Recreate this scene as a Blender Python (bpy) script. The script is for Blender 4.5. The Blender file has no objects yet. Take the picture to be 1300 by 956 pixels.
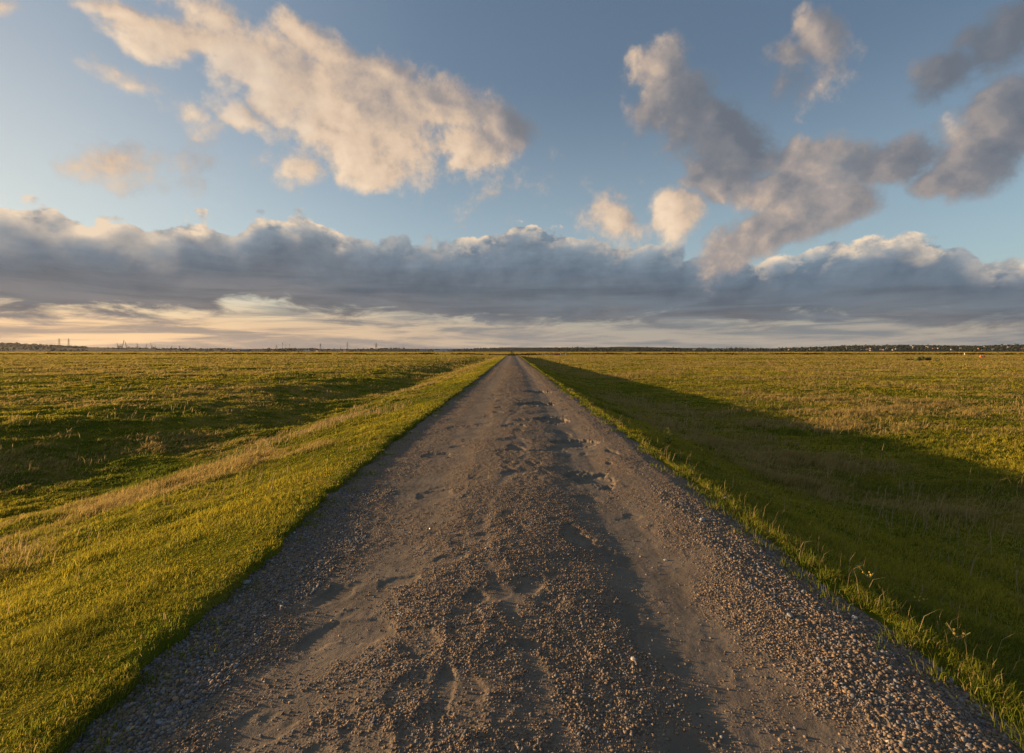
import bpy, bmesh, math, random, os
import numpy as np
from mathutils import Vector, Matrix

random.seed(7)
RNG = np.random.default_rng(11)
QUICK = os.environ.get('QK', '')
EXPO = 1.3
CAM_Z = 1.7
F = 650.0          # focal length in photo pixels
HY = 446.0         # horizon row
SUN_AZ = -76.0     # degrees from +Y, negative = towards -X (left)
SUN_EL = 6.4

scene = bpy.context.scene
C = bpy.data.collections.new('place')
scene.collection.children.link(C)

def R(d): return math.radians(d)
def lin(r, g, b):
    f = lambda c: (c/255/12.92) if c/255 <= .04045 else ((c/255+.055)/1.055)**2.4
    return (f(r), f(g), f(b))

# ------------------------------------------------------------------ noise in numpy
_perm = np.random.default_rng(3).permutation(4096)
_vals = np.random.default_rng(4).random(4096)
def vnoise(x, y):
    xi = np.floor(x).astype(np.int64); yi = np.floor(y).astype(np.int64)
    fx = x-xi; fy = y-yi
    fx = fx*fx*fx*(fx*(fx*6-15)+10); fy = fy*fy*fy*(fy*(fy*6-15)+10)
    def h(a, b): return _vals[_perm[(_perm[a & 4095]+b) & 4095]]
    v00 = h(xi, yi); v10 = h(xi+1, yi); v01 = h(xi, yi+1); v11 = h(xi+1, yi+1)
    return (v00*(1-fx)+v10*fx)*(1-fy)+(v01*(1-fx)+v11*fx)*fy
def fbm(x, y, s, oct=4, rough=.5, seed=0.):
    x = x/s+17.3+seed*31.7; y = y/s+5.1+seed*13.3
    a = 1.; t = 0.; n = 0.
    for _ in range(oct):
        t = t+a*(vnoise(x, y)-.5); n += a
        x, y = (x*.8-y*.6)*2.03+3.1, (x*.6+y*.8)*2.03+1.7; a *= rough
    return t/n*2     # about -1..1
def sstep(a, b, x):
    t = np.clip((x-a)/(b-a), 0, 1); return t*t*(3-2*t)

# ------------------------------------------------------------------ the lie of the land
PX = np.array([-400, -60, -40, -24, -19.5, -16.5, -14.5, -13, -11.5, -10, -8.4, -6, -4.6, -3.5, -2.9, -2.5, -2.3, -2.2, -2.13,
               2.25, 2.36, 2.5, 2.75, 3.3, 4.2, 5.4, 6.6, 8, 10, 13, 30, 400])
PZ = np.array([-1.1, -1.1, -1.05, -1.0, -1.08, -1.36, -1.64, -1.80, -1.86, -1.80, -1.42, -.76, -.45, -.20, -.085, -.02, .0, -.012, -.25,
               -.25, -.07, -.035, -.11, -.32, -.64, -.93, -1.12, -1.18, -1.1, -1.08, -1.1, -1.1])
def drain_y(x):
    return 440+fbm(x, x*0, 160, 2, .5, 9)*18-95*np.exp(-(x/26)**2)
def Hg(x, y):
    wob = .13*fbm(x*0+3, y, 1.1, 4, .65, 2)+.08*fbm(x*0+1, y, .2, 2, .5, 5)
    near = np.exp(-((np.abs(x-.1)-2.3)/.8)**2)
    drift = np.interp(y, [2.4, 3, 4.5, 10, 30], [.24, .17, .07, -.10, 0])*(x < 0)
    xx = x-drift*near-np.sign(x)*wob*near-np.where(x < -6, 1.4*fbm(x*0, y, 22, 2, .5, 8)*sstep(-6, -10, x), 0)
    z = np.interp(xx, PX, PZ)
    d = np.maximum(np.abs(x)-2.3, 0)
    off = sstep(2, 14, d)
    left = (x < 0)
    z = z+fbm(x, y, 45, 2, .5, 1)*.30*sstep(10, 40, d)
    z = z+fbm(x, y, 13, 3, .5, 2)*np.where(left, .20, .12)*off*np.where(left, 1, sstep(9, 20, d))
    z = z+fbm(x, y, 3.2, 3, .5, 3)*np.where(left, .18, .05)*sstep(.3, 4, d)
    z = z+fbm(x, y, 1.0, 3, .5, 4)*np.where(left, .075+.06*sstep(2, 4, d), .06)*sstep(.15, 2.0, d)
    # roadside bank runs out after about 230 m: everything comes down to the marsh
    k = sstep(190, 320, y)
    z = z*(1-k)+(-1.1+.12*fbm(x, y, 30, 3, .5, 6))*k
    # drain and low sea wall across the marsh
    yd = drain_y(x)
    z = z-1.0*np.exp(-((y-yd)/7)**2)
    z = z+.55*np.exp(-((y-yd-60)/14)**2)
    far = sstep(600, 1500, y)
    return z*(1-far)-1.1*far

RX = [-3.0, -2.5, -2.25, -1.95, -1.5, -1.15, -.8, -.5, -.1, .35, .7, 1.0, 1.3, 1.52, 1.8, 2.15, 2.4, 2.65, 3.1]
RZ = [-.5, -.16, -.06, -.065, -.055, -.05, -.035, -.012, 0, -.012, -.028, -.05, -.052, -.036, -.016, -.02, -.06, -.17, -.5]
PH = []
_r = np.random.default_rng(21)
for i in range(260):
    yy = 2.0*math.exp(_r.random()*4.2); xx = _r.normal(.1, .9)
    PH.append((min(max(xx, -1.3), 1.9), yy, _r.uniform(.04, .17)*(1+.5*(yy > 8)), _r.uniform(.05, .2)*(1+.4*(yy > 8)), _r.uniform(.002, .009)*(1+.9*(yy > 7)), _r.uniform(-.5, .5)))
PH += [(.1, 3.0, .10, .07, .018, .1), (-.35, 2.6, .04, .3, .012, .05), (-.28, 3.6, .07, .12, .014, .3), (.62, 4.7, .15, .35, .02, .2), (1.1, 7.0, .3, .35, .03, .1), (1.2, 9.8, .4, .35, .04, 0),
       (1.0, 13, .45, .5, .06, 0), (.9, 17, .5, .6, .06, 0), (1.15, 22, .5, .8, .06, 0), (-.9, 6.2, .3, .2, .014, 0), (-1.0, 3.2, .2, .10, .010, 0)]
def road_parts(x, y):
    w = .13*fbm(x*0+2, y, 3.2, 3, .55, 12)+.05*fbm(x, y, .5, 2, .5, 13)
    z = np.interp(x+w, RX, RZ)
    hole = np.zeros_like(z)
    ed = .20*fbm(x, y, .09, 3, .6, 40)+.26*fbm(x, y, .3, 2, .6, 41)
    for (hx, hy, rx, ry, dp, an) in PH:
        m = (np.abs(y-hy) < 2.2*ry+.3)
        if not m.any(): continue
        if m.ndim == 2:
            rows = m.any(axis=1); sl = np.where(rows)[0]; a, b = sl[0], sl[-1]+1
            X = x[a:b]; Y = y[a:b]; E = ed[a:b]
        else:
            idx = np.where(m)[0]; X = x[idx]; Y = y[idx]; E = ed[idx]
        dx = X-hx; dy = Y-hy
        ca, sa = math.cos(an), math.sin(an)
        q = np.sqrt(((dx*ca+dy*sa)/rx)**2+((dy*ca-dx*sa)/ry)**2)+E*2.4
        h = dp*sstep(1.15, .8, q)
        if m.ndim == 2: hole[a:b] = np.maximum(hole[a:b], h)
        else: hole[idx] = np.maximum(hole[idx], h)
    patches = fbm(x, y, .55, 4, .6, 14)
    rut = np.exp(-((x+w-1.12)/.36)**2)*.95+np.exp(-((x+w+1.0)/.34)**2)*.55+np.exp(-((x+w-.02-.25*np.sin(y*.9))/.06)**2)*.5
    g = 1.0-rut*1.15+patches*1.0-hole*40
    g = np.where(np.abs(x-.1) > 1.75, np.maximum(g, .8), g)
    g = np.clip(g, 0, 1)
    fade = 1
    z = z-hole+.010*fbm(x, y, .7, 3, .55, 15)+.02*fbm(x*1.0, y*1.4, 2.2, 2, .5, 16)
    lump = np.maximum(fbm(x, y, .22, 2, .5, 18), 0)
    z = z+g*(.006+.006*lump+.006*fbm(x, y, .05, 3, .65, 17))+.0022*fbm(x, y, .04, 2, .5, 19)
    return z*1.0, g
def road_drop(y):
    return -1.35*sstep(200, 300, y)
def Hr(x, y):
    z, g = road_parts(x, y); return z+road_drop(y), g

# ------------------------------------------------------------------ mesh helpers
def np_mesh(name, V, faces_idx, loop_start, mats, smooth=False, col=None, col_domain='FACE', parent=None):
    me = bpy.data.meshes.new(name)
    V = np.ascontiguousarray(V, dtype=np.float32); faces_idx = np.ascontiguousarray(faces_idx, dtype=np.int32)
    me.vertices.add(len(V)); me.vertices.foreach_set('co', V.ravel())
    me.loops.add(len(faces_idx)); me.loops.foreach_set('vertex_index', faces_idx.ravel())
    me.polygons.add(len(loop_start)); me.polygons.foreach_set('loop_start', np.ascontiguousarray(loop_start, dtype=np.int32))
    me.update(calc_edges=True)
    if smooth: me.polygons.foreach_set('use_smooth', np.ones(len(loop_start), dtype=bool))
    if col is not None:
        a = me.color_attributes.new('Tint', 'FLOAT_COLOR', 'POINT') if col_domain == 'POINT' else me.attributes.new('Tint', 'FLOAT_COLOR', 'FACE')
        c4 = np.ones((len(col), 4), dtype=np.float32); c4[:, :3] = col
        a.data.foreach_set('color', c4.ravel())
    for m in mats: me.materials.append(m)
    o = bpy.data.objects.new(name, me); C.objects.link(o)
    if parent: o.parent = parent
    return o

def grid_mesh(name, X, Y, Z, mat, col=None):
    ny, nx = X.shape
    V = np.stack([X, Y, Z], -1).reshape(-1, 3)
    i = np.arange(nx*ny).reshape(ny, nx)
    Fq = np.stack([i[:-1, :-1], i[:-1, 1:], i[1:, 1:], i[1:, :-1]], -1).reshape(-1)
    return np_mesh(name, V, Fq, np.arange(0, len(Fq), 4), [mat], True, col, 'POINT')

def tag(o, label=None, cat=None, group=None, kind=None):
    if label: o['label'] = label
    if cat: o['category'] = cat
    if group: o['group'] = group
    if kind: o['kind'] = kind
    return o
def empty(name, loc, rz=0, label=None, cat=None, group=None):
    o = bpy.data.objects.new(name, None); C.objects.link(o)
    o.location = loc; o.rotation_euler = (0, 0, rz); o.empty_display_size = .2
    return tag(o, label, cat, group)
def obj(name, bm, mat, parent=None, smooth=False):
    me = bpy.data.meshes.new(name); bm.normal_update(); bm.to_mesh(me); bm.free(); me.materials.append(mat)
    if smooth: me.polygons.foreach_set('use_smooth', np.ones(len(me.polygons), dtype=bool))
    o = bpy.data.objects.new(name, me); C.objects.link(o)
    if parent: o.parent = parent
    return o
def children(o): return [c for c in C.objects if c.parent == o]
def copy_tree(o, kids):
    c = o.copy(); C.objects.link(c)
    for k, sub in kids:
        d = k.copy(); C.objects.link(d); d.parent = c
        for s in sub:
            e = s.copy(); C.objects.link(e); e.parent = d
    return c
def kids_of(o): return [(k, children(k)) for k in children(o)]
def box(bm, x0, x1, y0, y1, z0, z1):
    v = [bm.verts.new(p) for p in ((x0, y0, z0), (x1, y0, z0), (x1, y1, z0), (x0, y1, z0), (x0, y0, z1), (x1, y0, z1), (x1, y1, z1), (x0, y1, z1))]
    for f in ((3, 2, 1, 0), (4, 5, 6, 7), (0, 1, 5, 4), (1, 2, 6, 5), (2, 3, 7, 6), (3, 0, 4, 7)): bm.faces.new([v[i] for i in f])
def bar(bm, a, b, r, r2=None, n=5):
    a = Vector(a); b = Vector(b); r2 = r if r2 is None else r2
    d = (b-a).normalized(); u = d.orthogonal().normalized(); w = d.cross(u)
    A = []; B = []
    for i in range(n):
        t = 2*math.pi*i/n; o = u*math.cos(t)+w*math.sin(t)
        A.append(bm.verts.new(a+o*r)); B.append(bm.verts.new(b+o*r2))
    for i in range(n): bm.faces.new([A[i], A[(i+1) % n], B[(i+1) % n], B[i]])
    bm.faces.new(A[::-1]); bm.faces.new(B)
def blob(bm, c, r, seed=0, sub=2, jit=.22, sq=(1, 1, 1)):
    ret = bmesh.ops.create_icosphere(bm, subdivisions=sub, radius=1)
    rr = random.Random(seed)
    for v in ret['verts']:
        k = 1+rr.uniform(-jit, jit)
        v.co = Vector((v.co.x*r*sq[0]*k+c[0], v.co.y*r*sq[1]*k+c[1], v.co.z*r*sq[2]*k+c[2]))

# ------------------------------------------------------------------ node helpers
class E:
    def __init__(s, t, sock): s.t = t; s.s = sock
    def _m(s, op, *a, clamp=False):
        n = s.t.nodes.new('ShaderNodeMath'); n.operation = op; n.use_clamp = clamp
        for i, v in enumerate((s,)+a):
            if isinstance(v, E): s.t.links.new(v.s, n.inputs[i])
            else: n.inputs[i].default_value = v
        return E(s.t, n.outputs[0])
    def __add__(s, o): return s._m('ADD', o)
    __radd__ = __add__
    def __sub__(s, o): return s._m('SUBTRACT', o)
    def __rsub__(s, o): return (s*-1.)+o
    def __mul__(s, o): return s._m('MULTIPLY', o)
    __rmul__ = __mul__
    def __truediv__(s, o): return s._m('DIVIDE', o)
    def max(s, o): return s._m('MAXIMUM', o)
    def min(s, o): return s._m('MINIMUM', o)
    def clamp(s): return s._m('ADD', 0., clamp=True)
    def sqrt(s): return s._m('SQRT')
    def pow(s, p): return s._m('POWER', p)
    def smooth(s, a, b, lo=0., hi=1.):
        n = s.t.nodes.new('ShaderNodeMapRange'); n.interpolation_type = 'SMOOTHSTEP'
        s.t.links.new(s.s, n.inputs[0])
        n.inputs[1].default_value = a; n.inputs[2].default_value = b; n.inputs[3].default_value = lo; n.inputs[4].default_value = hi
        return E(s.t, n.outputs[0])
def noise(t, vec, scale, detail=4, rough=.5, dist=0., color=False):
    n = t.nodes.new('ShaderNodeTexNoise'); n.inputs['Scale'].default_value = scale; n.inputs['Detail'].default_value = detail
    n.inputs['Roughness'].default_value = rough; n.inputs['Distortion'].default_value = dist
    if vec is not None: t.links.new(vec.s, n.inputs['Vector'])
    return E(t, n.outputs['Color' if color else 'Fac'])
def comb(t, x, y, z):
    n = t.nodes.new('ShaderNodeCombineXYZ')
    for i, v in enumerate((x, y, z)):
        if isinstance(v, E): t.links.new(v.s, n.inputs[i])
        else: n.inputs[i].default_value = v
    return E(t, n.outputs[0])
def sep(t, v):
    n = t.nodes.new('ShaderNodeSeparateXYZ'); t.links.new(v.s, n.inputs[0]); return [E(t, n.outputs[i]) for i in range(3)]
def vmath(t, op, a, b=None, scale=None):
    n = t.nodes.new('ShaderNodeVectorMath'); n.operation = op; t.links.new(a.s, n.inputs[0])
    if isinstance(b, E): t.links.new(b.s, n.inputs[1])
    elif b is not None: n.inputs[1].default_value = b
    if scale is not None: n.inputs['Scale'].default_value = scale
    return E(t, n.outputs['Value' if op in ('LENGTH', 'DOT_PRODUCT') else 'Vector'])
def mixc(t, fac, a, b, mode='MIX'):
    n = t.nodes.new('ShaderNodeMix'); n.data_type = 'RGBA'; n.blend_type = mode
    if isinstance(fac, E): t.links.new(fac.s, n.inputs[0])
    else: n.inputs[0].default_value = fac
    for v, k in ((a, 6), (b, 7)):
        if isinstance(v, E): t.links.new(v.s, n.inputs[k])
        else: n.inputs[k].default_value = (*v, 1)
    return E(t, n.outputs[2])
def ramp(t, fac, stops, interp='LINEAR'):
    n = t.nodes.new('ShaderNodeValToRGB'); t.links.new(fac.s, n.inputs[0]); cr = n.color_ramp; cr.interpolation = interp
    while len(cr.elements) < len(stops): cr.elements.new(.5)
    for e, (p, c) in zip(cr.elements, stops): e.position = p
    for e, (p, c) in zip(cr.elements, stops): e.color = (*c, 1) if len(c) == 3 else c
    return E(t, n.outputs[0])
def newmat(name):
    m = bpy.data.materials.new(name); m.use_nodes = True; t = m.node_tree; t.nodes.clear()
    out = t.nodes.new('ShaderNodeOutputMaterial'); return m, t, out
def geo_pos(t):
    n = t.nodes.new('ShaderNodeNewGeometry'); return E(t, n.outputs['Position'])
def bsdf(t, out, col, rough=.9, bump=None, bdist=.01, bstr=1., spec=.2, metal=0.):
    b = t.nodes.new('ShaderNodeBsdfPrincipled')
    if isinstance(col, E): t.links.new(col.s, b.inputs['Base Color'])
    else: b.inputs['Base Color'].default_value = (*col, 1)
    b.inputs['Roughness'].default_value = rough; b.inputs['Specular IOR Level'].default_value = spec; b.inputs['Metallic'].default_value = metal
    if bump is not None:
        n = t.nodes.new('ShaderNodeBump'); n.inputs['Distance'].default_value = bdist; n.inputs['Strength'].default_value = bstr
        t.links.new(bump.s, n.inputs['Height']); t.links.new(n.outputs[0], b.inputs['Normal'])
    t.links.new(b.outputs[0], out.inputs['Surface']); return b
def simple(name, col, rough=.8, var=.25, scale=3., metal=0., spec=.3):
    m, t, out = newmat(name)
    tc = t.nodes.new('ShaderNodeTexCoord'); v = E(t, tc.outputs['Object'])
    n = noise(t, v, scale, 4, .6)
    c = ramp(t, n, [(.3, tuple(k*(1-var) for k in col)), (.7, tuple(min(1, k*(1+var)) for k in col))])
    bsdf(t, out, c, rough, n, .01, .4, spec, metal); return m

# ------------------------------------------------------------------ sky
def build_world():
    w = bpy.data.worlds.new('World'); scene.world = w; w.use_nodes = True
    t = w.node_tree; t.nodes.clear()
    out = t.nodes.new('ShaderNodeOutputWorld')
    sky = t.nodes.new('ShaderNodeTexSky'); sky.sky_type = 'NISHITA'; sky.sun_disc = False
    sky.sun_elevation = R(SUN_EL); sky.sun_rotation = R(SUN_AZ); sky.air_density = 1.0; sky.dust_density = SKY_DUST; sky.ozone_density = 1.7
    bg = t.nodes.new('ShaderNodeBackground'); bg.inputs[1].default_value = SKY_STR
    t.links.new(sky.outputs[0], bg.inputs[0])
    tc = t.nodes.new('ShaderNodeTexCoord'); D = E(t, tc.outputs['Generated'])
    D = vmath(t, 'NORMALIZE', D)
    # ---------- detached clouds: density as a group of the direction
    g = bpy.data.node_groups.new('cloud_density', 'ShaderNodeTree')
    g.interface.new_socket('Direction', in_out='INPUT', socket_type='NodeSocketVector')
    g.interface.new_socket('Density', in_out='OUTPUT', socket_type='NodeSocketFloat')
    g.interface.new_socket('Bright', in_out='OUTPUT', socket_type='NodeSocketFloat')
    gi = g.nodes.new('NodeGroupInput'); go = g.nodes.new('NodeGroupOutput')
    d = E(g, gi.outputs[0]); x, y, z = sep(g, d)
    ys = y.max(.05)
    u = x/ys; v = z/ys
    wv = noise(g, d, 3.5, 3, .55, 0, True); wx, wy, wz = sep(g, wv)
    wv2 = noise(g, d, 11., 3, .6, 0, True); ax, ay, az_ = sep(g, wv2)
    u = u+(wx-.5)*.17+(ax-.5)*.07; v = v+(wy-.5)*.15+(ay-.5)*.06
    P = comb(g, u, v, 0.)
    ells = CLOUDS
    dens = None; sw = None; sl = None
    for (cx, cy, rx, ry, an, st, li) in ells:
        if cx > 790 and rx > 50: rx, ry, st = rx*1.10, ry*1.12, st*1.05
        if rx <= 50 and ry < 20: rx, ry, st = rx*1.5, ry*1.8, st*.5
        mp = g.nodes.new('ShaderNodeMapping'); mp.vector_type = 'TEXTURE'
        g.links.new(P.s, mp.inputs['Vector'])
        mp.inputs['Location'].default_value = ((cx-650)/F, (HY-cy)/F, 0)
        mp.inputs['Rotation'].default_value = (0, 0, R(-an))
        mp.inputs['Scale'].default_value = (rx/F, ry/F, 1)
        L = vmath(g, 'LENGTH', E(g, mp.outputs[0]))
        m = (1.-L)*st
        dens = m if dens is None else dens._m('SMOOTH_MAX', m, .12)
        wgt = L.smooth(1.5, 0., 0., st)
        sw = wgt if sw is None else sw+wgt
        sl = wgt*li if sl is None else sl+wgt*li
    fb = noise(g, d, 7.0, 12, .64, .1)
    fb2 = noise(g, d, 22., 7, .62, .1)
    dens = dens.max(-1.2)+(fb-.5)*2.1+(fb2-.5)*1.05
    dens = dens+y.smooth(.12, .3, -5., 0.)
    g.links.new(dens.s, go.inputs[0]); g.links.new(((sl+.012)/(sw+.02)).s, go.inputs[1])
    def cd(vec):
        n = t.nodes.new('ShaderNodeGroup'); n.node_tree = g; t.links.new(vec.s, n.inputs[0]); return E(t, n.outputs[0]), E(t, n.outputs[1])
    d0, br = cd(D)
    toward = vmath(t, 'ADD', D, (-.022, 0, -.006)); d1, _ = cd(toward)
    
    a_det = d0.smooth(-.16, .42)*noise(t, D, 4., 5, .6).smooth(.2, .5, .72, 1.)
    lit = ((d0-d1).max(-.5).min(.6)*.40+br*.95-.03-d0.smooth(.3, 1.5)*.10)
    x, y, z = sep(t, D)
    hyp = (x*x+y*y).sqrt(); e = z/hyp
    az = x._m('ARCTAN2', y)           # 0 ahead, positive right
    k = 1/2**EXPO
    def L3(r, gg, b, m=1.): return tuple(c*k*m for c in lin(r, gg, b))
    ccol = ramp(t, lit, [(0., L3(106, 113, 124)), (.25, L3(128, 129, 135)), (.48, L3(166, 155, 150)), (.72, L3(220, 194, 168)), (1., L3(246, 220, 190))])
    # ---------- the long bank over the horizon
    def curve(xs, ys, fac):
        n = t.nodes.new('ShaderNodeFloatCurve'); t.links.new(fac.s, n.inputs['Value'])
        cu = n.mapping.curves[0]; n.mapping.extend = 'HORIZONTAL'
        pts = list(zip(xs, ys))
        cu.points[0].location = pts[0]; cu.points[1].location = pts[-1]
        for p in pts[1:-1]: cu.points.new(*p)
        for p in cu.points: p.handle_type = 'AUTO'
        n.mapping.update(); return E(t, n.outputs[0])
    azn = (az+1.2)/2.4
    def prof(rows):
        xs, ys = [], []
        for px, py in rows:
            u = (px-650)/F; a = math.atan(u); ev = (HY-py)/F*math.cos(a)
            xs.append((a+1.2)/2.4); ys.append(ev*2)
        xs = [0.]+xs+[1.]; ys = [ys[0]]+ys+[ys[-1]]
        return xs, ys
    top = curve(*prof([(0, 252), (60, 258), (130, 272), (215, 283), (245, 266), (300, 290), (330, 272), (385, 270), (440, 292), (520, 303), (570, 306), (620, 292), (665, 282), (720, 292), (780, 303), (860, 312), (950, 322), (1010, 318), (1070, 304), (1150, 296), (1210, 306), (1300, 326)]), azn)*.5
    bot = curve(*prof([(0, 400), (130, 402), (250, 396), (320, 384), (400, 398), (520, 402), (620, 410), (700, 414), (800, 410), (950, 410), (1100, 412), (1300, 410)]), azn)*.5
    q = comb(t, az, e*1.25, 0.)
    bil = noise(t, q, 9., 8, .56, .3); bil2 = noise(t, q, 30., 6, .6, .2)
    vo = t.nodes.new('ShaderNodeTexVoronoi'); vo.feature = 'SMOOTH_F1'; vo.inputs['Scale'].default_value = 21.; vo.inputs['Smoothness'].default_value = .35
    qq = vmath(t, 'ADD', q, vmath(t, 'SCALE', noise(t, q, 14., 4, .6, 0, True), scale=.05))
    t.links.new(qq.s, vo.inputs['Vector']); puff = E(t, vo.outputs['Distance'])
    sdf = (top-e)+(bil-.5)*.060+(bil2-.5)*.034+(.42-puff)*.042
    a_top = sdf.smooth(-.001, .008)
    ragged = noise(t, comb(t, az*2.2, e*9., 0.), 3.6, 9, .64, .5)
    sb = (e-bot)+(ragged-.5)*.125
    a_bot = sb.smooth(-.012, .016)
    a_bank = a_top*a_bot
    h = ((e-bot)/(top-bot)).clamp()
    hs = h+(noise(t, comb(t, az*1.6, e*5.5, .3), 4., 7, .6, .3)-.5)*.55+(bil2-.5)*.12
    bcol = ramp(t, hs, [(0., L3(112, 106, 106)), (.12, L3(92, 94, 101)), (.36, L3(74, 88, 104)), (.62, L3(92, 110, 129)), (.85, L3(122, 140, 156)), (1., L3(144, 160, 172))])
    warm = ramp(t, azn, [(0., (1.26, 1.10, 1.0)), (.25, (1.08, 1.03, .99)), (.5, (.97, 1.0, 1.0)), (1., (.90, .98, 1.03))])
    bcol = mixc(t, 1., bcol, warm, 'MULTIPLY')
    qo = vmath(t, 'ADD', q, (-.022, .018, 0.))
    em = (bil-noise(t, qo, 9., 8, .56, .3))*2.2+(bil2-noise(t, vmath(t, 'ADD', q, (-.008, .006, 0.)), 30., 6, .6, .2))*.55
    em = em*h.smooth(.1, .7, .22, .8)
    bcol = mixc(t, (em*1.0+.5).clamp(), mixc(t, .38, bcol, L3(70, 80, 96)), mixc(t, .22, bcol, L3(196, 200, 204)))
    lay = noise(t, comb(t, az*1.1, e*11., 5.), 3.6, 8, .62, .4)
    bcol = mixc(t, (h.smooth(.75, .15)*.75).clamp(), bcol, mixc(t, lay.smooth(.36, .64), mixc(t, .25, bcol, L3(54, 62, 74)), mixc(t, .30, bcol, mixc(t, azn.smooth(.2, .6), L3(172, 160, 156), L3(136, 154, 168)))))
    # sunlit crests: only where the edge billows up, thin band
    cm = [(0, .6), (60, .75), (130, .6), (200, .35), (245, .9), (272, .75), (300, .25), (335, .95), (430, .8), (470, .25), (570, .35), (600, .9), (720, .85), (760, .45), (800, .6), (850, .25), (940, .4), (1010, .9), (1180, .9), (1235, .25), (1270, .9), (1300, .9)]
    cmask = curve([0.]+[(math.atan((p-650)/F)+1.2)/2.4 for p, _ in cm]+[1.], [.5]+[v for _, v in cm]+[.5], azn)
    crest = sdf.smooth(.046, .002)*cmask*(.25+noise(t, vmath(t, 'ADD', q, (3., 0, 0)), 16., 5, .6, .2).smooth(.42, .58)*.8+em*2.0).max(0.)
    crest = crest+sdf.smooth(.085, .0)*azn.smooth(.42, .10)*.75*(noise(t, q, 8., 4, .6, .2).smooth(.36, .6)+em*1.2)
    rimc = mixc(t, azn.smooth(.25, .8), L3(238, 214, 186), L3(244, 220, 190))
    bcol = mixc(t, crest.clamp(), bcol, rimc)
    # ---------- low streaks and veil under the bank
    st = noise(t, comb(t, az*1.3, e*15., 0.), 3.2, 8, .62, .5)
    veil = e.smooth(.135, .03)
    a_st = (veil*(.85+(st-.42)*1.7)).clamp()*.95
    leftw = azn.smooth(.62, .14)
    sc = mixc(t, (st+e.smooth(.03, .08)*-.05).smooth(.40, .60), mixc(t, leftw, L3(172, 162, 150), L3(254, 208, 156)), mixc(t, leftw, L3(124, 129, 134), L3(160, 142, 130)))
    glow = e.smooth(.06, .005)
    gcol = mixc(t, leftw, L3(166, 156, 144), L3(254, 206, 154))
    def bgk(col):
        b = t.nodes.new('ShaderNodeBackground'); t.links.new(col.s, b.inputs[0]); b.inputs[1].default_value = 1.; return b.outputs[0]
    def mx(fac, a, b):
        n = t.nodes.new('ShaderNodeMixShader'); t.links.new(fac.s, n.inputs[0]); t.links.new(a, n.inputs[1]); t.links.new(b, n.inputs[2]); return n.outputs[0]
    # the sky's paling towards the sun, painted in as a tint on the left
    cz = noise(t, comb(t, az*2., e*4., 1.7), 1.6, 5, .55)
    pal = azn.smooth(.46, .0)*e.smooth(.05, .25)*(.45+.5*cz)*.85
    s = mx(e.smooth(1.0, .12)*.22+.22, bg.outputs[0], bgk(mixc(t, e.smooth(.12, .55), mixc(t, azn, L3(196, 204, 206), L3(164, 186, 202)), mixc(t, azn, L3(136, 144, 156), L3(88, 98, 122)))))
    s = mx(pal.clamp(), s, bgk(mixc(t, e.smooth(.2, .6), L3(214, 214, 208), L3(178, 186, 194))))
    s = mx(a_det*.97, s, bgk(ccol)) if DET_BACK else s
    s = mx((glow*.75).clamp(), s, bgk(gcol))
    s = mx(a_st, s, bgk(sc))
    s = mx(a_bank*.985, s, bgk(bcol))
    if not DET_BACK: s = mx(a_det*.97, s, bgk(ccol))
    # below the horizon: dull earth colour
    t.links.new(s, out.inputs['Surface'])
    w.cycles.sampling_method = 'MANUAL'; w.cycles.sample_map_resolution = 512
SKY_STR = .084; SKY_DUST = 1.0; DET_BACK = False
CLOUDS = [  # photo-pixel centre, radii, tilt, strength, brightness
    (215, 42, 105, 30, 14, .9, .85), (330, 90, 125, 52, 30, 1.1, .85), (445, 150, 150, 72, 30, 1.15, .8), (545, 135, 115, 58, 22, 1.0, .62),
    (470, 215, 62, 34, 15, .9, .88), (590, 198, 78, 42, 12, 1.0, .8), (655, 172, 42, 36, 0, .8, .38),
    (168, 102, 44, 9, 22, .6, .8), (243, 137, 28, 11, 25, .7, .85), (378, 215, 24, 10, 10, .7, .85), (165, 208, 38, 12, 5, .5, .75), (655, 240, 26, 15, 0, .6, .7),
    (15, 8, 40, 8, 5, .5, .8), (150, 14, 70, 16, 20, .7, .8), (255, 20, 90, 24, 25, .6, .7), (420, 70, 90, 26, 28, .75, .7), (500, 95, 90, 26, 15, .75, .6), (400, 170, 80, 22, 35, .8, .85), (300, 140, 60, 18, 35, .7, .85), (610, 235, 50, 16, 10, .5, .65), (900, 150, 60, 36, 30, .9, .12), (960, 210, 50, 30, 0, .9, .2), (955, 310, 60, 24, -35, .8, .45), (1020, 275, 60, 30, -20, .8, .35),
    (830, 88, 42, 42, 0, .95, .55), (850, 150, 56, 62, 10, .95, .30), (922, 192, 76, 50, 18, 1.15, .1), (925, 236, 60, 22, -5, .8, .45),
    (866, 276, 42, 32, 0, 1.0, .85), (800, 292, 30, 14, 0, .7, .75),
    (985, 248, 66, 24, -10, .9, .5), (1052, 214, 86, 38, -5, 1.1, .5), (1128, 204, 74, 28, -12, 1.0, .22), (1000, 292, 70, 22, -28, .9, .62), (1066, 268, 62, 26, -22, .9, .5),
    (1190, 226, 48, 20, 0, .8, .2), (1245, 208, 74, 30, -18, 1.1, .28), (1236, 172, 26, 12, -10, .6, .8), (1292, 160, 52, 44, -35, 1.1, .2),
    (1275, 52, 86, 46, -30, 1.0, .08), (1205, 102, 60, 26, -30, .9, .06), (1040, 42, 42, 42, 0, .8, .4), (1000, 72, 34, 22, -20, .45, .2), (985, 112, 30, 14, -30, .4, .1)]

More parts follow.
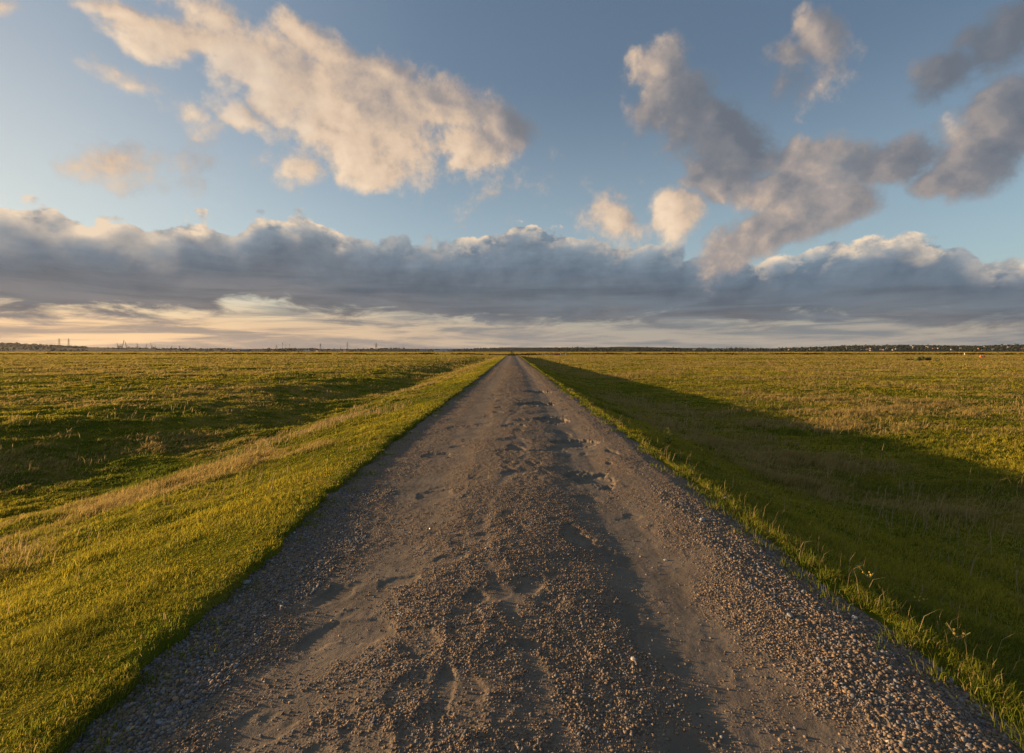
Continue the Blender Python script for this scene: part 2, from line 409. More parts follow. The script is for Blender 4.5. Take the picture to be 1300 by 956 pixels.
# ------------------------------------------------------------------ materials of the ground
def mat_ground():
    m, t, out = newmat('marsh_turf')
    P = geo_pos(t)
    n1 = noise(t, P, .09, 5, .6); n2 = noise(t, P, .9, 5, .65); n3 = noise(t, P, 9., 4, .6)
    green = mixc(t, n2.smooth(.35, .65), (.06, .072, .007), (.125, .12, .010))
    straw = mixc(t, n3.smooth(.35, .65), (.15, .10, .026), (.25, .17, .05))
    c = mixc(t, (n1*.6+n2*.5).smooth(.5, .66), green, straw)
    x, y, z = sep(t, P)
    # reed beds along the drain
    rb = (y-440.)._m('ABSOLUTE').smooth(24., 8.)*noise(t, P, .01, 2).smooth(.25, .4)
    c = mixc(t, rb*.8, c, (.055, .035, .018))
    far_tone = (y).smooth(1500., 2600.)  # ground colour turns darker far out
    c = mixc(t, far_tone, c, (.03, .035, .015))
    bsdf(t, out, c, .95, n2*.6+n3*.25, .25, .8, .0)
    return m
def mat_road():
    m, t, out = newmat('gravel_road')
    P = geo_pos(t)
    at = t.nodes.new('ShaderNodeAttribute'); at.attribute_name = 'Tint'; g = E(t, at.outputs['Fac'])
    gx = sep(t, E(t, at.outputs['Color']))[0]
    n1 = noise(t, P, 2.2, 5, .6); n2 = noise(t, P, 45., 4, .65); n3 = noise(t, P, 160., 3, .6)
    mud = mixc(t, n1.smooth(.35, .65), (.105, .088, .070), (.155, .130, .102))
    grit = mixc(t, n2.smooth(.35, .62), (.095, .072, .052), (.20, .152, .108))
    c = mixc(t, gx, mud, grit)
    c = mixc(t, n3.smooth(.3, .7)*.25, c, (.18, .13, .09))
    vo = t.nodes.new('ShaderNodeTexVoronoi'); vo.inputs['Scale'].default_value = 70.; t.links.new(P.s, vo.inputs['Vector'])
    bump = (1.-E(t, vo.outputs['Distance']))*gx*1.0+n2*.5+n3*.25
    bsdf(t, out, c, .92, bump, .010, .85, .15)
    return m
def mat_tint(name, trans=0., rough=.8, spec=.1, bump=None):
    m, t, out = newmat(name)
    at = t.nodes.new('ShaderNodeAttribute'); at.attribute_name = 'Tint'; c = E(t, at.outputs['Color'])
    if trans:
        a = t.nodes.new('ShaderNodeBsdfDiffuse'); b = t.nodes.new('ShaderNodeBsdfTranslucent')
        t.links.new(c.s, a.inputs[0]); t.links.new(c.s, b.inputs[0])
        mx = t.nodes.new('ShaderNodeMixShader'); mx.inputs[0].default_value = trans
        t.links.new(a.outputs[0], mx.inputs[1]); t.links.new(b.outputs[0], mx.inputs[2]); t.links.new(mx.outputs[0], out.inputs['Surface'])
    else:
        P = geo_pos(t); n = noise(t, P, 220., 3, .6)
        bsdf(t, out, c, rough, n, .002, .6, spec)
    return m

# ------------------------------------------------------------------ ground and road
def build_ground():
    a = 1.0; S = np.linspace(-1, 1, 861)
    kk = math.asinh(9000/.9)
    xs = .1+.9*np.sinh(S*kk)
    xs = np.unique(np.concatenate([xs, np.arange(-14, 14, .07)]))
    ys = np.concatenate([-np.geomspace(400, 1.0, 50), np.linspace(-.8, 1.0, 10), np.geomspace(1.2, 700, 820), np.geomspace(720, 9500, 60)])
    X, Y = np.meshgrid(xs, ys)
    Z = Hg(X, Y)
    m = mat_ground()
    o = grid_mesh('ground', X, Y, Z, m)
    tag(o, 'flat grassy marshland with a shallow dip left of the road', kind='structure')
    xs = np.linspace(-2.75, 2.85, 440)
    ys = np.concatenate([np.linspace(-30, 1.3, 160), np.geomspace(1.31, 300, 1150)])
    X, Y = np.meshgrid(xs, ys)
    Z, g = Hr(X, Y)
    col = np.repeat(g.reshape(-1, 1), 3, 1)
    o = grid_mesh('road', X, Y, Z, mat_road(), col)
    tag(o, 'straight potholed gravel track running to the horizon', kind='structure')

# ------------------------------------------------------------------ loose stones
ICO = None
def build_gravel():
    bm = bmesh.new(); bmesh.ops.create_icosphere(bm, subdivisions=1, radius=1)
    bm.verts.ensure_lookup_table(); IV = np.array([v.co[:] for v in bm.verts]); IF = np.array([[v.index for v in f.verts] for f in bm.faces]); bm.free()
    OV = np.array([(1, 0, 0), (-.5, .85, 0), (-.5, -.85, 0), (.1, .1, .8), (-.1, 0, -.8)], float)
    OF = np.array([(0, 1, 3), (1, 2, 3), (2, 0, 3), (1, 0, 4), (2, 1, 4), (0, 2, 4)])
    mat = mat_tint('stone_grain', 0., .85, .15)
    def scatter(n, y0, y1, pw, BV, BF, smin, smax, name_parts):
        r = RNG
        uu = r.random(n); e = 1-pw
        y = (y0**e+(y1**e-y0**e)*uu)**(1/e)
        x = r.uniform(-2.32, 2.5, n)
        sh = (x < -1.5-.25*fbm(x, y, .5, 3, .6, 61)) | (x > 1.72+.3*fbm(x, y, .5, 3, .6, 62))
        keep = np.ones(n, bool)
        z, g = Hr(x, y)
        keep &= r.random(n) < np.where(sh, .80+.45*fbm(x, y, .35, 3, .6, 63), g**2*.85+.03)
        gr = Hg(x, y); keep &= gr < z+.015
        x, y, z, g, sh = x[keep], y[keep], z[keep], g[keep], sh[keep]
        n = len(x)
        s = smin*np.exp(r.random(n)**2*math.log(smax/smin))
        s = s*np.where(sh, np.where(x > 0, 1.12, 1.2), .8)
        s = np.maximum(s, y*.00075)
        ang = r.uniform(0, 6.283, n); ca, sa = np.cos(ang), np.sin(ang)
        sc = np.stack([s*r.uniform(.75, 1.25, n), s*r.uniform(.65, 1.05, n), s*r.uniform(.5, .85, n)], 1)
        V = BV[None]*(1+r.uniform(-.28, .28, (n, len(BV), 3)))*sc[:, None, :]
        tl = r.normal(0, .35, n)[:, None]
        Vx = V[..., 0]; Vz = V[..., 2]+Vx*tl
        Vy = V[..., 1]
        W = np.stack([Vx*ca[:, None]-Vy*sa[:, None]+x[:, None], Vx*sa[:, None]+Vy*ca[:, None]+y[:, None], Vz+z[:, None]+(s*.12)[:, None]], -1)
        Fi = (BF[None]+(np.arange(n)*len(BV))[:, None, None])
        base = r.random((n, 1))
        c = np.array([[.090, .068, .050]])*(1-base)+np.array([[.28, .205, .14]])*base
        grey = r.random((n, 1)) < np.where(sh, np.where(x < 0, .5, .3), .2)[:, None]
        c = np.where(grey, c.mean(1, keepdims=True)*np.array([[.98, 1.0, 1.04]]), c)
        pale = r.random((n, 1)) < .0012
        c = np.where(pale, np.array([[.42, .36, .30]]), c)
        return W.reshape(-1, 3), Fi.reshape(-1, 3), np.repeat(c, len(BF), 0)
    A = scatter(150000, 1.5, 6.5, 1.3, IV, IF, .0036, .014, '')
    B = scatter(230000, 1.5, 60, 1.55, OV, OF, .0042, .013, '')
    V = np.concatenate([A[0], B[0]]); Fi = np.concatenate([A[1], B[1]+len(A[0])]); c = np.concatenate([A[2], B[2]])
    o = np_mesh('gravel', V, Fi.reshape(-1), np.arange(0, len(Fi)*3, 3), [mat], False, c)
    tag(o, 'loose brown and grey stones strewn over the track', kind='stuff')

# ------------------------------------------------------------------ grass
def blades(P, h, w, lean, face, col, bend=.5):
    n = len(P)
    fx, fy = np.cos(face), np.sin(face)
    side = np.stack([fx, fy, np.zeros(n)], 1)*(w*.5)[:, None]
    up = np.zeros((n, 3)); up[:, 2] = 1
    ln = np.concatenate([lean, np.zeros((n, 1))], 1)
    L = np.linalg.norm(lean, axis=1)
    mid = P+up*(h*.55)[:, None]+ln*(h*.30)[:, None]
    tip = P+up*(h*np.clip(1-.35*L, .3, 1))[:, None]+ln*(h*1.0)[:, None]
    V = np.stack([P-side, P+side, mid+side*.8, mid-side*.8, tip], 1).reshape(-1, 3)
    b = (np.arange(n)*5)[:, None]
    idx = np.concatenate([b+0, b+1, b+2, b+3, b+3, b+2, b+4], 1).reshape(-1)
    ls = (np.arange(n)*7)[:, None]+np.array([[0, 4]])
    return V, idx, ls.reshape(-1), np.repeat(col, 2, 0)
def straw_map(x, y):
    """how much dry straw there is at a spot, 0..1"""
    s = fbm(x, y, 7, 4, .6, 30)+.6*fbm(x, y, 1.4, 4, .65, 31)
    far = sstep(30, 120, y)
    base = np.where(x < 0, -.08, -.02)+far*.42
    band = np.exp(-((x+6.4+.6*fbm(x*0, y, 5, 2, .5, 33))/1.5)**2)*.75*np.clip(.35+1.9*fbm(x, y, 3.6, 3, .6, 47), 0, 1)     # dry plumes on the left slope
    foot = np.exp(-((x-6.6)/2.4)**2)*.26
    turf = -.6*np.exp(-((np.abs(x-.1)-2.8)/1.5)**2)
    return np.clip((s+base+band+foot+turf)*1.6+.15, 0, 1)
def build_grass():
    r = RNG
    mat = mat_tint('grass_blade', .5)
    Vs = []; Is = []; Ls = []; Cs = []; nv = 0; nl = 0
    def emit(V, I, L, c):
        nonlocal nv, nl
        Vs.append(V.astype(np.float32)); Is.append((I+nv).astype(np.int32)); Ls.append((L+nl).astype(np.int32)); Cs.append(c.astype(np.float32)); nv += len(V); nl += len(I)
    def layer(n, y0, y1, pw, umax, hmin, hmax, wk, tuft=5):
        m = n//tuft
        uu = r.random(m); e = 1-pw
        y = (y0**e+(y1**e-y0**e)*uu)**(1/e); x = r.uniform(-1, 1, m)*(umax*y+1.3)
        x = x+r.normal(0, .01, m)
        edge = (x > -1.8) & (x < 2.42)
        x = x[~edge]; y = y[~edge]
        st = straw_map(x, y)
        tall = (.45+1.25*np.clip(fbm(x, y, .7, 3, .6, 35)+.3, 0, 1.3))
        x = np.repeat(x, tuft); y = np.repeat(y, tuft); st = np.repeat(st, tuft); tall = np.repeat(tall, tuft)
        k = len(x)
        spread = np.maximum(.018, y*.0022)
        x = x+r.normal(0, 1, k)*spread; y = y+r.normal(0, 1, k)*spread
        z = Hg(x, y)-.004
        zr = np.interp(x, RX, RZ)
        ok = (z > zr-.02) | (np.abs(x-.1) > 2.7)
        dry = r.random(k) < .04+st*.8
        h = (hmin+(hmax-hmin)*r.random(k)**1.6)*tall*(1+dry*st*1.3)
        ed = np.exp(-((np.abs(x-.1)-2.3)/.5)**2)
        h *= 1-np.where(x < 0, .62, .35)*ed
        h = np.maximum(h, y*.0010)*(1+.1*sstep(12, 60, y))
        w = np.maximum(.0028, y*wk)*r.uniform(.6, 1.3, k)*np.where(dry, .7, 1)
        wind = np.stack([.45+r.normal(0, .45, k)+.25*dry, .12+r.normal(0, .4, k)], 1)
        face = r.uniform(0, math.pi, k)
        vf = (1/(1+y/22))[:, None]
        v = .5+(r.random((k, 1))-.5)*(.15+.85*vf)
        hue = np.clip(.52+.95*fbm(x, y, 2.6, 4, .65, 36)+.35*fbm(x, y, 14, 3, .6, 46)+.25*r.normal(0, 1, k)*vf[:, 0], 0, 1)[:, None]
        green = (np.array([[.095, .122, .017]])*(1-hue)+np.array([[.33, .285, .032]])*hue)*(.55+.9*v)
        straw = (np.array([[.20, .145, .040]])*(1-v)+np.array([[.46, .35, .14]])*v)
        c = np.where(dry[:, None], straw, green)
        mixw = np.clip(sstep(20, 90, y)*.75, 0, 1)[:, None]; stc = np.clip(st*.8, 0, 1)[:, None]
        c = c*(1-mixw)+(green*(1-stc)+straw*stc)*mixw
        V, I, L, cc = blades(np.stack([x, y, z], 1)[ok], h[ok], w[ok], wind[ok], face[ok], c[ok])
        emit(V, I, L, cc)
    q = .3 if QUICK else 1
    layer(int(950000*q), 1.4, 13, 1.2, 1.6, .035, .085, .0011, 5)
    layer(int(740000*q), 10, 70, 1.4, 1.6, .045, .11, .0013, 6)
    layer(int(460000*q), 55, 430, 1.4, 1.6, .07, .15, .0016, 5)
    layer(int(75000*q), 460, 1900, 1.3, 1.6, .3, .6, .0022, 4)
    o = np_mesh('grass', np.concatenate(Vs), np.concatenate(Is), np.concatenate(Ls), [mat], False, np.concatenate(Cs))
    tag(o, 'short green and straw coloured grass covering the marsh', kind='stuff')
    # long dry stalks
    Vs.clear(); Is.clear(); Ls.clear(); Cs.clear(); nv = nl = 0
    def stalks(cx, cy, n, hh, spread=.35, dry=True, w=.004):
        a = r.normal(0, spread, n); b = r.normal(0, spread, n)
        x = cx+a; y = cy+b; z = Hg(x, y)
        h = hh*r.uniform(.5, 1.1, n)
        ww = np.maximum(w, np.hypot(x, y)*.0009)*np.ones(n)
        lean = np.stack([.35+r.normal(0, .25, n), r.normal(0, .25, n)], 1)
        v = r.random((n, 1)); c = np.array([[.16, .12, .05]])*(1-v)+np.array([[.38, .29, .15]])*v
        emit(*blades(np.stack([x, y, z], 1), h, ww, lean, r.uniform(0, math.pi, n), c))
    for _ in range(150):   # foot of the right-hand slope
        y = 3.5*math.exp(r.random()*2.2); x = 7.0+r.normal(0, 1.2)+.02*y
        stalks(x, y, int(r.integers(4, 16)), r.uniform(.25, .55))
    for _ in range(420):   # left slope plumes, laid over by the wind
        y = 3.0*math.exp(r.random()*2.6); x = -6.2+r.normal(0, 1.0)-.01*y
        if fbm(np.array([x]), np.array([y]), 3.0, 2, .5, 37)[0] < .14: continue
        stalks(x, y, int(r.integers(14, 40)), r.uniform(.16, .36), .32)
    for _ in range(520):   # pale clumps out on the marsh
        y = 12*math.exp(r.random()*2.6); x = (r.random()*2-1)*1.2*y
        if abs(x) < 12: continue
        stalks(x, y, 14, r.uniform(.22, .42), .35+y*.006, w=.006)
    for _ in range(260):   # seed heads over the verge
        y = 2.6*math.exp(r.random()*2.2); x = (1 if r.random() < .75 else -1)*(2.45+r.random()**1.5*1.6)
        stalks(x, y, 2, r.uniform(.12, .25), .05, w=.0025)
    o = np_mesh('dry_grass', np.concatenate(Vs), np.concatenate(Is), np.concatenate(Ls), [mat], False, np.concatenate(Cs))
    tag(o, 'pale dry grass stalks leaning over the turf', kind='stuff')
    # reed bed along the drain
    Vs.clear(); Is.clear(); Ls.clear(); Cs.clear(); nv = nl = 0
    n = 42000; x = r.uniform(-640, 640, n); y = drain_y(x)-6+r.normal(0, 3.2, n)
    gap = fbm(x, y*0, 30, 3, .6, 57) > -.55; x = x[gap]; y = y[gap]; n = len(x)
    z = Hg(x, y); h = r.uniform(1.2, 2.1, n)*(.8+.5*fbm(x, y, 9, 2, .5, 58)); v = r.random((n, 1))
    c = np.array([[.022, .013, .008]])*(1-v)+np.array([[.05, .030, .016]])*v
    emit(*blades(np.stack([x, y, z], 1), h, r.uniform(.25, .6, n), np.stack([.15+r.normal(0, .12, n), r.normal(0, .1, n)], 1), r.uniform(-.6, .6, n), c))
    o = np_mesh('reeds', np.concatenate(Vs), np.concatenate(Is), np.concatenate(Ls), [mat], False, np.concatenate(Cs))
    tag(o, 'dark brown reeds along the drain across the marsh', kind='stuff')
    # verge tufts catching the light
    Vs.clear(); Is.clear(); Ls.clear(); Cs.clear(); nv = nl = 0
    for _ in range(1500):
        y = 1.9*math.exp(r.random()*3.4)
        sd = r.choice([-1, 1]); x = 2.44+r.normal(0, .13) if sd > 0 else -2.2+r.normal(0, .12)+float(np.interp(y, [2.4, 3, 4.5, 10, 30], [.24, .17, .07, -.10, 0]))
        if fbm(np.array([x*0+sd]), np.array([y]), .35, 2, .5, 39)[0] < -.15: continue
        n = int(r.integers(10, 24)); a = r.normal(0, .035+.002*y, (n, 2))
        px = x+a[:, 0]; py = y+a[:, 1]; zz = np.maximum(Hg(px, py), np.interp(px, RX, RZ))-.005
        h = (r.uniform(.04, .11) if sd > 0 else r.uniform(.03, .07))*r.uniform(.5, 1.2, n)
        lean = a/.05*.3+np.array([[-.15*sd+.15, .0]])+r.normal(0, .25, (n, 2))
        v = r.random((n, 1)); c = np.array([[.09, .13, .015]])*(1-v)+np.array([[.19, .20, .025]])*v
        dr = r.random((n, 1)) < .15; c = np.where(dr, np.array([[.32, .24, .10]]), c)
        emit(*blades(np.stack([px, py, zz], 1), h, np.maximum(.0045, y*.0012)*np.ones(n), lean, r.uniform(0, math.pi, n), c))
    o = np_mesh('verge_grass', np.concatenate(Vs), np.concatenate(Is), np.concatenate(Ls), [mat], False, np.concatenate(Cs))
    tag(o, 'bright green tufts along both edges of the track', kind='stuff')

# ------------------------------------------------------------------ hills
YC = 4200.
RIDGE = [(-400, 439), (0, 438.3), (30, 438.8), (60, 440.5), (110, 442.8), (160, 444.2), (220, 444.8), (600, 445.0), (640, 444.2), (690, 444.4), (740, 444.0), (850, 445.0), (990, 445.4), (1040, 443.2),
         (1080, 441.6), (1150, 441.0), (1200, 441.6), (1240, 442.0), (1270, 441.0), (1300, 440.2), (1700, 440)]
def Hh(x, y):
    u = x/np.maximum(y, 1)
    px = u*F+650
    ry = np.interp(px, [a for a, b in RIDGE], [b for a, b in RIDGE])
    top = (HY+2.0-ry)/F*YC+CAM_Z+1.6
    f = sstep(2600, YC, y)*(1-.8*sstep(YC, 6500, y))
    z = -1.6+top*f+f*2.2*fbm(x, y, 420, 3, .5, 50)
    return z
RIDGE2 = [(-200, 446), (560, 446), (600, 442.6), (640, 440.6), (690, 440.8), (730, 441.4), (780, 439.7), (850, 440.6), (930, 443.0), (1000, 444.4), (1100, 446), (1500, 446)]
def build_hills():
    m, t, out = newmat('hill_land')
    P = geo_pos(t)
    vo = t.nodes.new('ShaderNodeTexVoronoi'); vo.inputs['Scale'].default_value = .0045; t.links.new((vmath(t, 'MULTIPLY', P, (1, .45, .0))).s, vo.inputs['Vector'])
    c = ramp(t, sep(t, E(t, vo.outputs['Color']))[0], [(0, (.010, .014, .008)), (.45, (.016, .021, .010)), (.75, (.030, .030, .014)), (1, (.013, .016, .009))], 'CONSTANT')  # cloud shadow over the hills is put into these dark colours
    n = noise(t, P, .01, 5, .6)
    c = mixc(t, n.smooth(.42, .6), c, (.008, .011, .007))
    bsdf(t, out, c, .95, n, 4., .6, .05)
    us = np.linspace(-1.9, 1.9, 620); ys = np.concatenate([np.geomspace(2500, 4600, 70), np.geomspace(4700, 7000, 12)])
    U, Y = np.meshgrid(us, ys); X = U*Y
    o = grid_mesh('hills', X, Y, Hh(X, Y), m); tag(o, 'low wooded hills along the far side of the marsh', kind='structure')
    us = np.linspace(-.4, 1., 300); ys = np.geomspace(6500, 8600, 20)
    U, Y = np.meshgrid(us, ys); px = U*F+650
    top = (HY-np.interp(px, [a for a, b in RIDGE2], [b for a, b in RIDGE2]))/F*8000
    Z = -4+top*sstep(6500, 8000, Y)*(1-.5*sstep(8000, 8600, Y))+(6*fbm(U*8000, Y, 300, 3, .6, 51))*(top > 5)
    o = grid_mesh('hills', U*Y, Y, Z, m); tag(o, 'faint distant ridge behind the end of the track', kind='structure')

def leaf_mat():
    m, t, out = newmat('tree_foliage')
    P = geo_pos(t); n = noise(t, P, .35, 3, .6)
    c = mixc(t, n.smooth(.35, .65), (.014, .019, .009), (.034, .040, .016))
    bsdf(t, out, c, .9, n, .6, .8, .1); return m
def crown_bm(seed, hgt, wid, low=.12, n=9):
    rr = random.Random(seed); bm = bmesh.new()
    for i in range(n):
        f = rr.random(); z = hgt*(low+.85*f*.8+.12)
        rad = wid*.5*math.sqrt(max(.08, 1-((z/hgt-.52)/.55)**2))
        a = rr.uniform(0, 6.28); d = rad*rr.uniform(.2, .75)
        blob(bm, (math.cos(a)*d, math.sin(a)*d, z), wid*rr.uniform(.16, .27), seed*31+i, 2, .25, (1, 1, .8))
    # loose leaf clumps give the outline gaps
    for i in range(420):
        z = hgt*(low+rr.random()*.9); rad = wid*.55*math.sqrt(max(.05, 1-((z/hgt-.52)/.56)**2))
        a = rr.uniform(0, 6.28); c = Vector((math.cos(a)*rad, math.sin(a)*rad, z)); s = wid*.035
        vs = [bm.verts.new(c+Vector((rr.uniform(-s, s), rr.uniform(-s, s), rr.uniform(-s, s)))) for _ in range(3)]
        bm.faces.new(vs)
    return bm
def build_far():
    lf = leaf_mat(); bark = simple('tree_bark', (.07, .05, .035), .9)
    protos = []
    for i, (h, w) in enumerate([(11, 10), (13, 9), (9, 12), (15, 8)]):
        t = empty('tree', (0, 0, 0), 0)
        bm = bmesh.new(); bar(bm, (0, 0, -.5), (0, 0, h*.45), .35, .22, 7)
        for k in range(4):
            a = k*1.6+i; bar(bm, (0, 0, h*.3), (math.cos(a)*w*.25, math.sin(a)*w*.25, h*.6), .16, .06, 5)
        obj('trunk', bm, bark, t); obj('crown', crown_bm(100+i, h, w), lf, t)
        protos.append((t, kids_of(t)))
    used = set()
    def put_tree(px, Y, hs, label, group, rz=0., k=None, ws=1.):
        k = random.randrange(4) if k is None else k
        root, kids = protos[k]
        if k not in used: used.add(k); o = root
        else: o = copy_tree(root, kids)
        x = (px-650)/F*Y
        z = float(Hh(np.array([x]), np.array([Y]))[0]) if Y > 2600 else float(Hg(np.array([x]), np.array([Y]))[0])
        o.location = (x, Y, z-.3); o.rotation_euler = (0, 0, random.uniform(0, 6.28)); o.scale = (hs*ws, hs*ws, hs)
        tag(o, label, 'tree', group); return o
    rr = random.Random(5)
    G1 = 'trees along the right-hand hills'; G2 = 'trees scattered on the left horizon'
    for _ in range(120):
        px = rr.uniform(725, 1305); Y = rr.uniform(3300, 4250)
        put_tree(px, Y, rr.uniform(.8, 1.35), 'small dark tree on the low hills right of the track', G1, ws=rr.uniform(1, 1.7))
    for _ in range(95):
        px = rr.choice([rr.uniform(225, 305), rr.uniform(330, 377), rr.uniform(380, 460), rr.uniform(440, 600), rr.uniform(0, 110)]); Y = rr.uniform(2900, 3600)
        if px < 115: Y = rr.uniform(3700, 4200)
        put_tree(px, Y, rr.uniform(.6, 1.0), 'small dark tree on the skyline left of the track', G2, ws=rr.uniform(1, 1.6))
    put_tree(21, 4150, 1.5, 'round dark tree standing highest on the far left hill', None, k=2)
    # big clump under the pair of masts
    for i in range(16):
        put_tree(338+i*2.5+rr.uniform(-1, 1), rr.uniform(2750, 2900), rr.uniform(.95, 1.35), 'dark tree in the thick clump on the left skyline', 'trees of the thick clump beneath the masts', ws=1.3)
    # hill woods as one mass
    r = RNG; n = 8200
    u = r.uniform(-1.05, 1.05, n); Y = r.uniform(2900, 4350, n); px = u*F+650
    w = fbm(u*3000, Y, 260, 3, .6, 55)
    hill = (px < 110) | ((px > 705) & (px < 1320)) | (w > .25)
    keep = hill & (w > -.2) & (Y > np.where(hill & ((px < 110) | (px > 705)), 2900, 3300)); u, Y = u[keep], Y[keep]; n = len(u)
    OV = np.array([(1, 0, .3), (.3, .95, .35), (-.8, .6, .25), (-.8, -.6, .3), (.3, -.95, .3), (.1, .1, 1.0), (.5, .2, .85), (-.4, .1, .9)], float)
    bm = bmesh.new(); bmesh.ops.create_icosphere(bm, subdivisions=2, radius=1); bm.verts.ensure_lookup_table()
    IV = np.array([v.co[:] for v in bm.verts]); IF = np.array([[v.index for v in f.verts] for f in bm.faces]); bm.free()
    X = u*Y; Z = Hh(X, Y); s = r.uniform(3, 6.5, n)
    sc = np.stack([s*r.uniform(1, 1.9, n), s, s*r.uniform(.7, 1.05, n)], 1)
    V = IV[None]*(1+r.uniform(-.2, .2, (n, len(IV), 1)))*sc[:, None, :]+np.stack([X, Y, Z+s*.45], 1)[:, None, :]
    Fi = IF[None]+(np.arange(n)*len(IV))[:, None, None]
    o = np_mesh('woodland', V.reshape(-1, 3), Fi.reshape(-1), np.arange(0, Fi.size, 3), [lf], False)
    tag(o, 'dark hedges and woods covering the far hills', kind='stuff')

    # ---- houses
    wallm = [simple('pale_render', (.17, .16, .15)), simple('brick_wall', (.24, .13, .09)), simple('white_render', (.25, .24, .23))]
    roofm = [simple('slate_roof', (.10, .10, .12), .6), simple('tile_roof', (.22, .10, .07))]
    glass = simple('window_glass', (.04, .05, .06), .15, spec=.6)
    hp = []
    for i in range(5):
        L, W, hh, rh = [(11, 8, 5.2, 3), (14, 8, 5.4, 3.2), (9, 7.5, 5, 3.4), (18, 8, 5.2, 3), (12, 9, 3, 3.2)][i]
        t = empty('house', (0, 0, 0))
        bm = bmesh.new(); box(bm, -L/2, L/2, -W/2, W/2, -2, hh)
        a = [bm.verts.new(p) for p in ((-L/2, -W/2, hh), (-L/2, W/2, hh), (-L/2, 0, hh+rh-.2))]; bm.faces.new(a)
        a = [bm.verts.new(p) for p in ((L/2, -W/2, hh), (L/2, W/2, hh), (L/2, 0, hh+rh-.2))]; bm.faces.new(a)
        obj('wall', bm, wallm[[0, 1, 2, 0, 2][i]], t)
        bm = bmesh.new()
        for sgn in (-1, 1):
            v = [bm.verts.new(p) for p in ((-L/2-.4, sgn*(W/2+.5), hh-.3), (L/2+.4, sgn*(W/2+.5), hh-.3), (L/2+.4, 0, hh+rh), (-L/2-.4, 0, hh+rh),
                                           (-L/2-.4, sgn*(W/2+.5), hh-.05), (L/2+.4, sgn*(W/2+.5), hh-.05), (L/2+.4, 0, hh+rh+.25), (-L/2-.4, 0, hh+rh+.25))]
            for f in ((0, 1, 2, 3), (4, 5, 6, 7), (0, 1, 5, 4), (1, 2, 6, 5), (3, 0, 4, 7)): bm.faces.new([v[j] for j in f])
        rf = obj('roof', bm, roofm[i % 2], t)
        bm = bmesh.new(); box(bm, L*.3, L*.3+.9, -.5, .5, hh+rh*.6, hh+rh+1.3); obj('chimney', bm, wallm[1], rf)
        for wx in (-L*.3, 0, L*.3):
            for wz in ((1.0,) if hh < 4 else (.9, 3.4)):
                if wx == 0 and wz < 1: continue
                bm = bmesh.new(); box(bm, wx-.6, wx+.6, -W/2-.04, -W/2+.1, wz, wz+1.2); obj('window', bm, glass, t)
        bm = bmesh.new(); box(bm, -.5, .5, -W/2-.05, -W/2+.1, 0, 2.1); obj('door', bm, roofm[1], t)
        hp.append((t, kids_of(t)))
    hused = set()
    def put_house(px, Y, py, label, group, s=1., rz=None):
        k = rr.randrange(5); root, kids = hp[k]
        if k in hused: o = copy_tree(root, kids)
        else: hused.add(k); o = root
        x = (px-650)/F*Y; z = float(Hh(np.array([x]), np.array([Y]))[0]) if Y > 2600 else -1.1
        o.location = (x, Y, z+.3); o.rotation_euler = (0, 0, rr.uniform(-.6, .6) if rz is None else rz); o.scale = (s, s, s); tag(o, label, 'house', group)
    for _ in range(62):
        px = rr.choice([rr.uniform(1040, 1180), rr.uniform(1040, 1180), rr.uniform(1180, 1300), rr.uniform(880, 1040)])
        put_house(px, rr.uniform(2950, 3900), 0, 'pale gabled house in the village on the right-hand hills', 'houses of the hillside village')
    put_house(6, 3800, 0, 'pale house near the top of the far left hill', None, 1.6)
    for px in (237, 262, 286, 300, 303, 312, 329, 346, 389, 391, 402, 428, 433, 437):
        put_house(px+rr.uniform(-1, 1), rr.uniform(2650, 2850), 0, 'small house on the skyline left of the track', 'houses on the left skyline', 1.0)

    # ---- sheds
    blue = simple('shed_cladding', (.17, .18, .19), .6); whit = simple('pale_cladding', (.42, .41, .38), .5); dark = simple('shed_roof', (.13, .16, .20), .5)
    def shed(px0, px1, Y, h, wall, label):
        x0 = (px0-650)/F*Y; x1 = (px1-650)/F*Y; L = x1-x0; W = 34
        t = empty('industrial_shed', ((x0+x1)/2, Y, -1.4), 0, label, 'shed')
        bm = bmesh.new(); box(bm, -L/2, L/2, -W/2, W/2, -1, h); obj('wall', bm, wall, t)
        bm = bmesh.new()
        pr = [(-W/2-.6, h-.2), (0, h+3.2), (W/2+.6, h-.2), (W/2+.6, h+.2), (0, h+3.7), (-W/2-.6, h+.2)]
        A = [bm.verts.new((-L/2-.6, a, b)) for a, b in pr]; B = [bm.verts.new((L/2+.6, a, b)) for a, b in pr]
        for j in range(6): bm.faces.new([A[j], B[j], B[(j+1) % 6], A[(j+1) % 6]])
        bm.faces.new([A[0], A[1], A[4], A[5]]); bm.faces.new([A[1], A[2], A[3], A[4]]); bm.faces.new([B[0], B[1], B[4], B[5]]); bm.faces.new([B[1], B[2], B[3], B[4]])
        obj('roof', bm, dark, t)
        nd = max(2, int(L/25))
        for j in range(nd):
            cx = -L/2+L*(j+.5)/nd; bm = bmesh.new(); box(bm, cx-2.2, cx+2.2, -W/2-.15, -W/2+.1, 0, 4.6); obj('door', bm, dark, t)
    shed(533, 544, 2700, 8, blue, 'blue-grey industrial shed with dark roof, left end of the pair on the skyline')
    shed(551, 568, 2600, 6, whit, 'long low white shed on the skyline left of the track')
    shed(559, 575, 3000, 10, blue, 'broad blue-grey shed rising behind the long white shed')
    shed(294, 301, 2750, 9, blue, 'small blue-grey shed on the left skyline, nearer the cranes')
    shed(307, 317, 2700, 10, blue, 'wider blue-grey shed on the left skyline beside dark trees')
    shed(386, 394, 2650, 5, whit, 'short white shed on the skyline beside a dark mast')

    # ---- pylons and masts
    steel = simple('galvanised_steel', (.11, .11, .115), .7); dsteel = simple('dark_steel', (.05, .05, .055), .6)
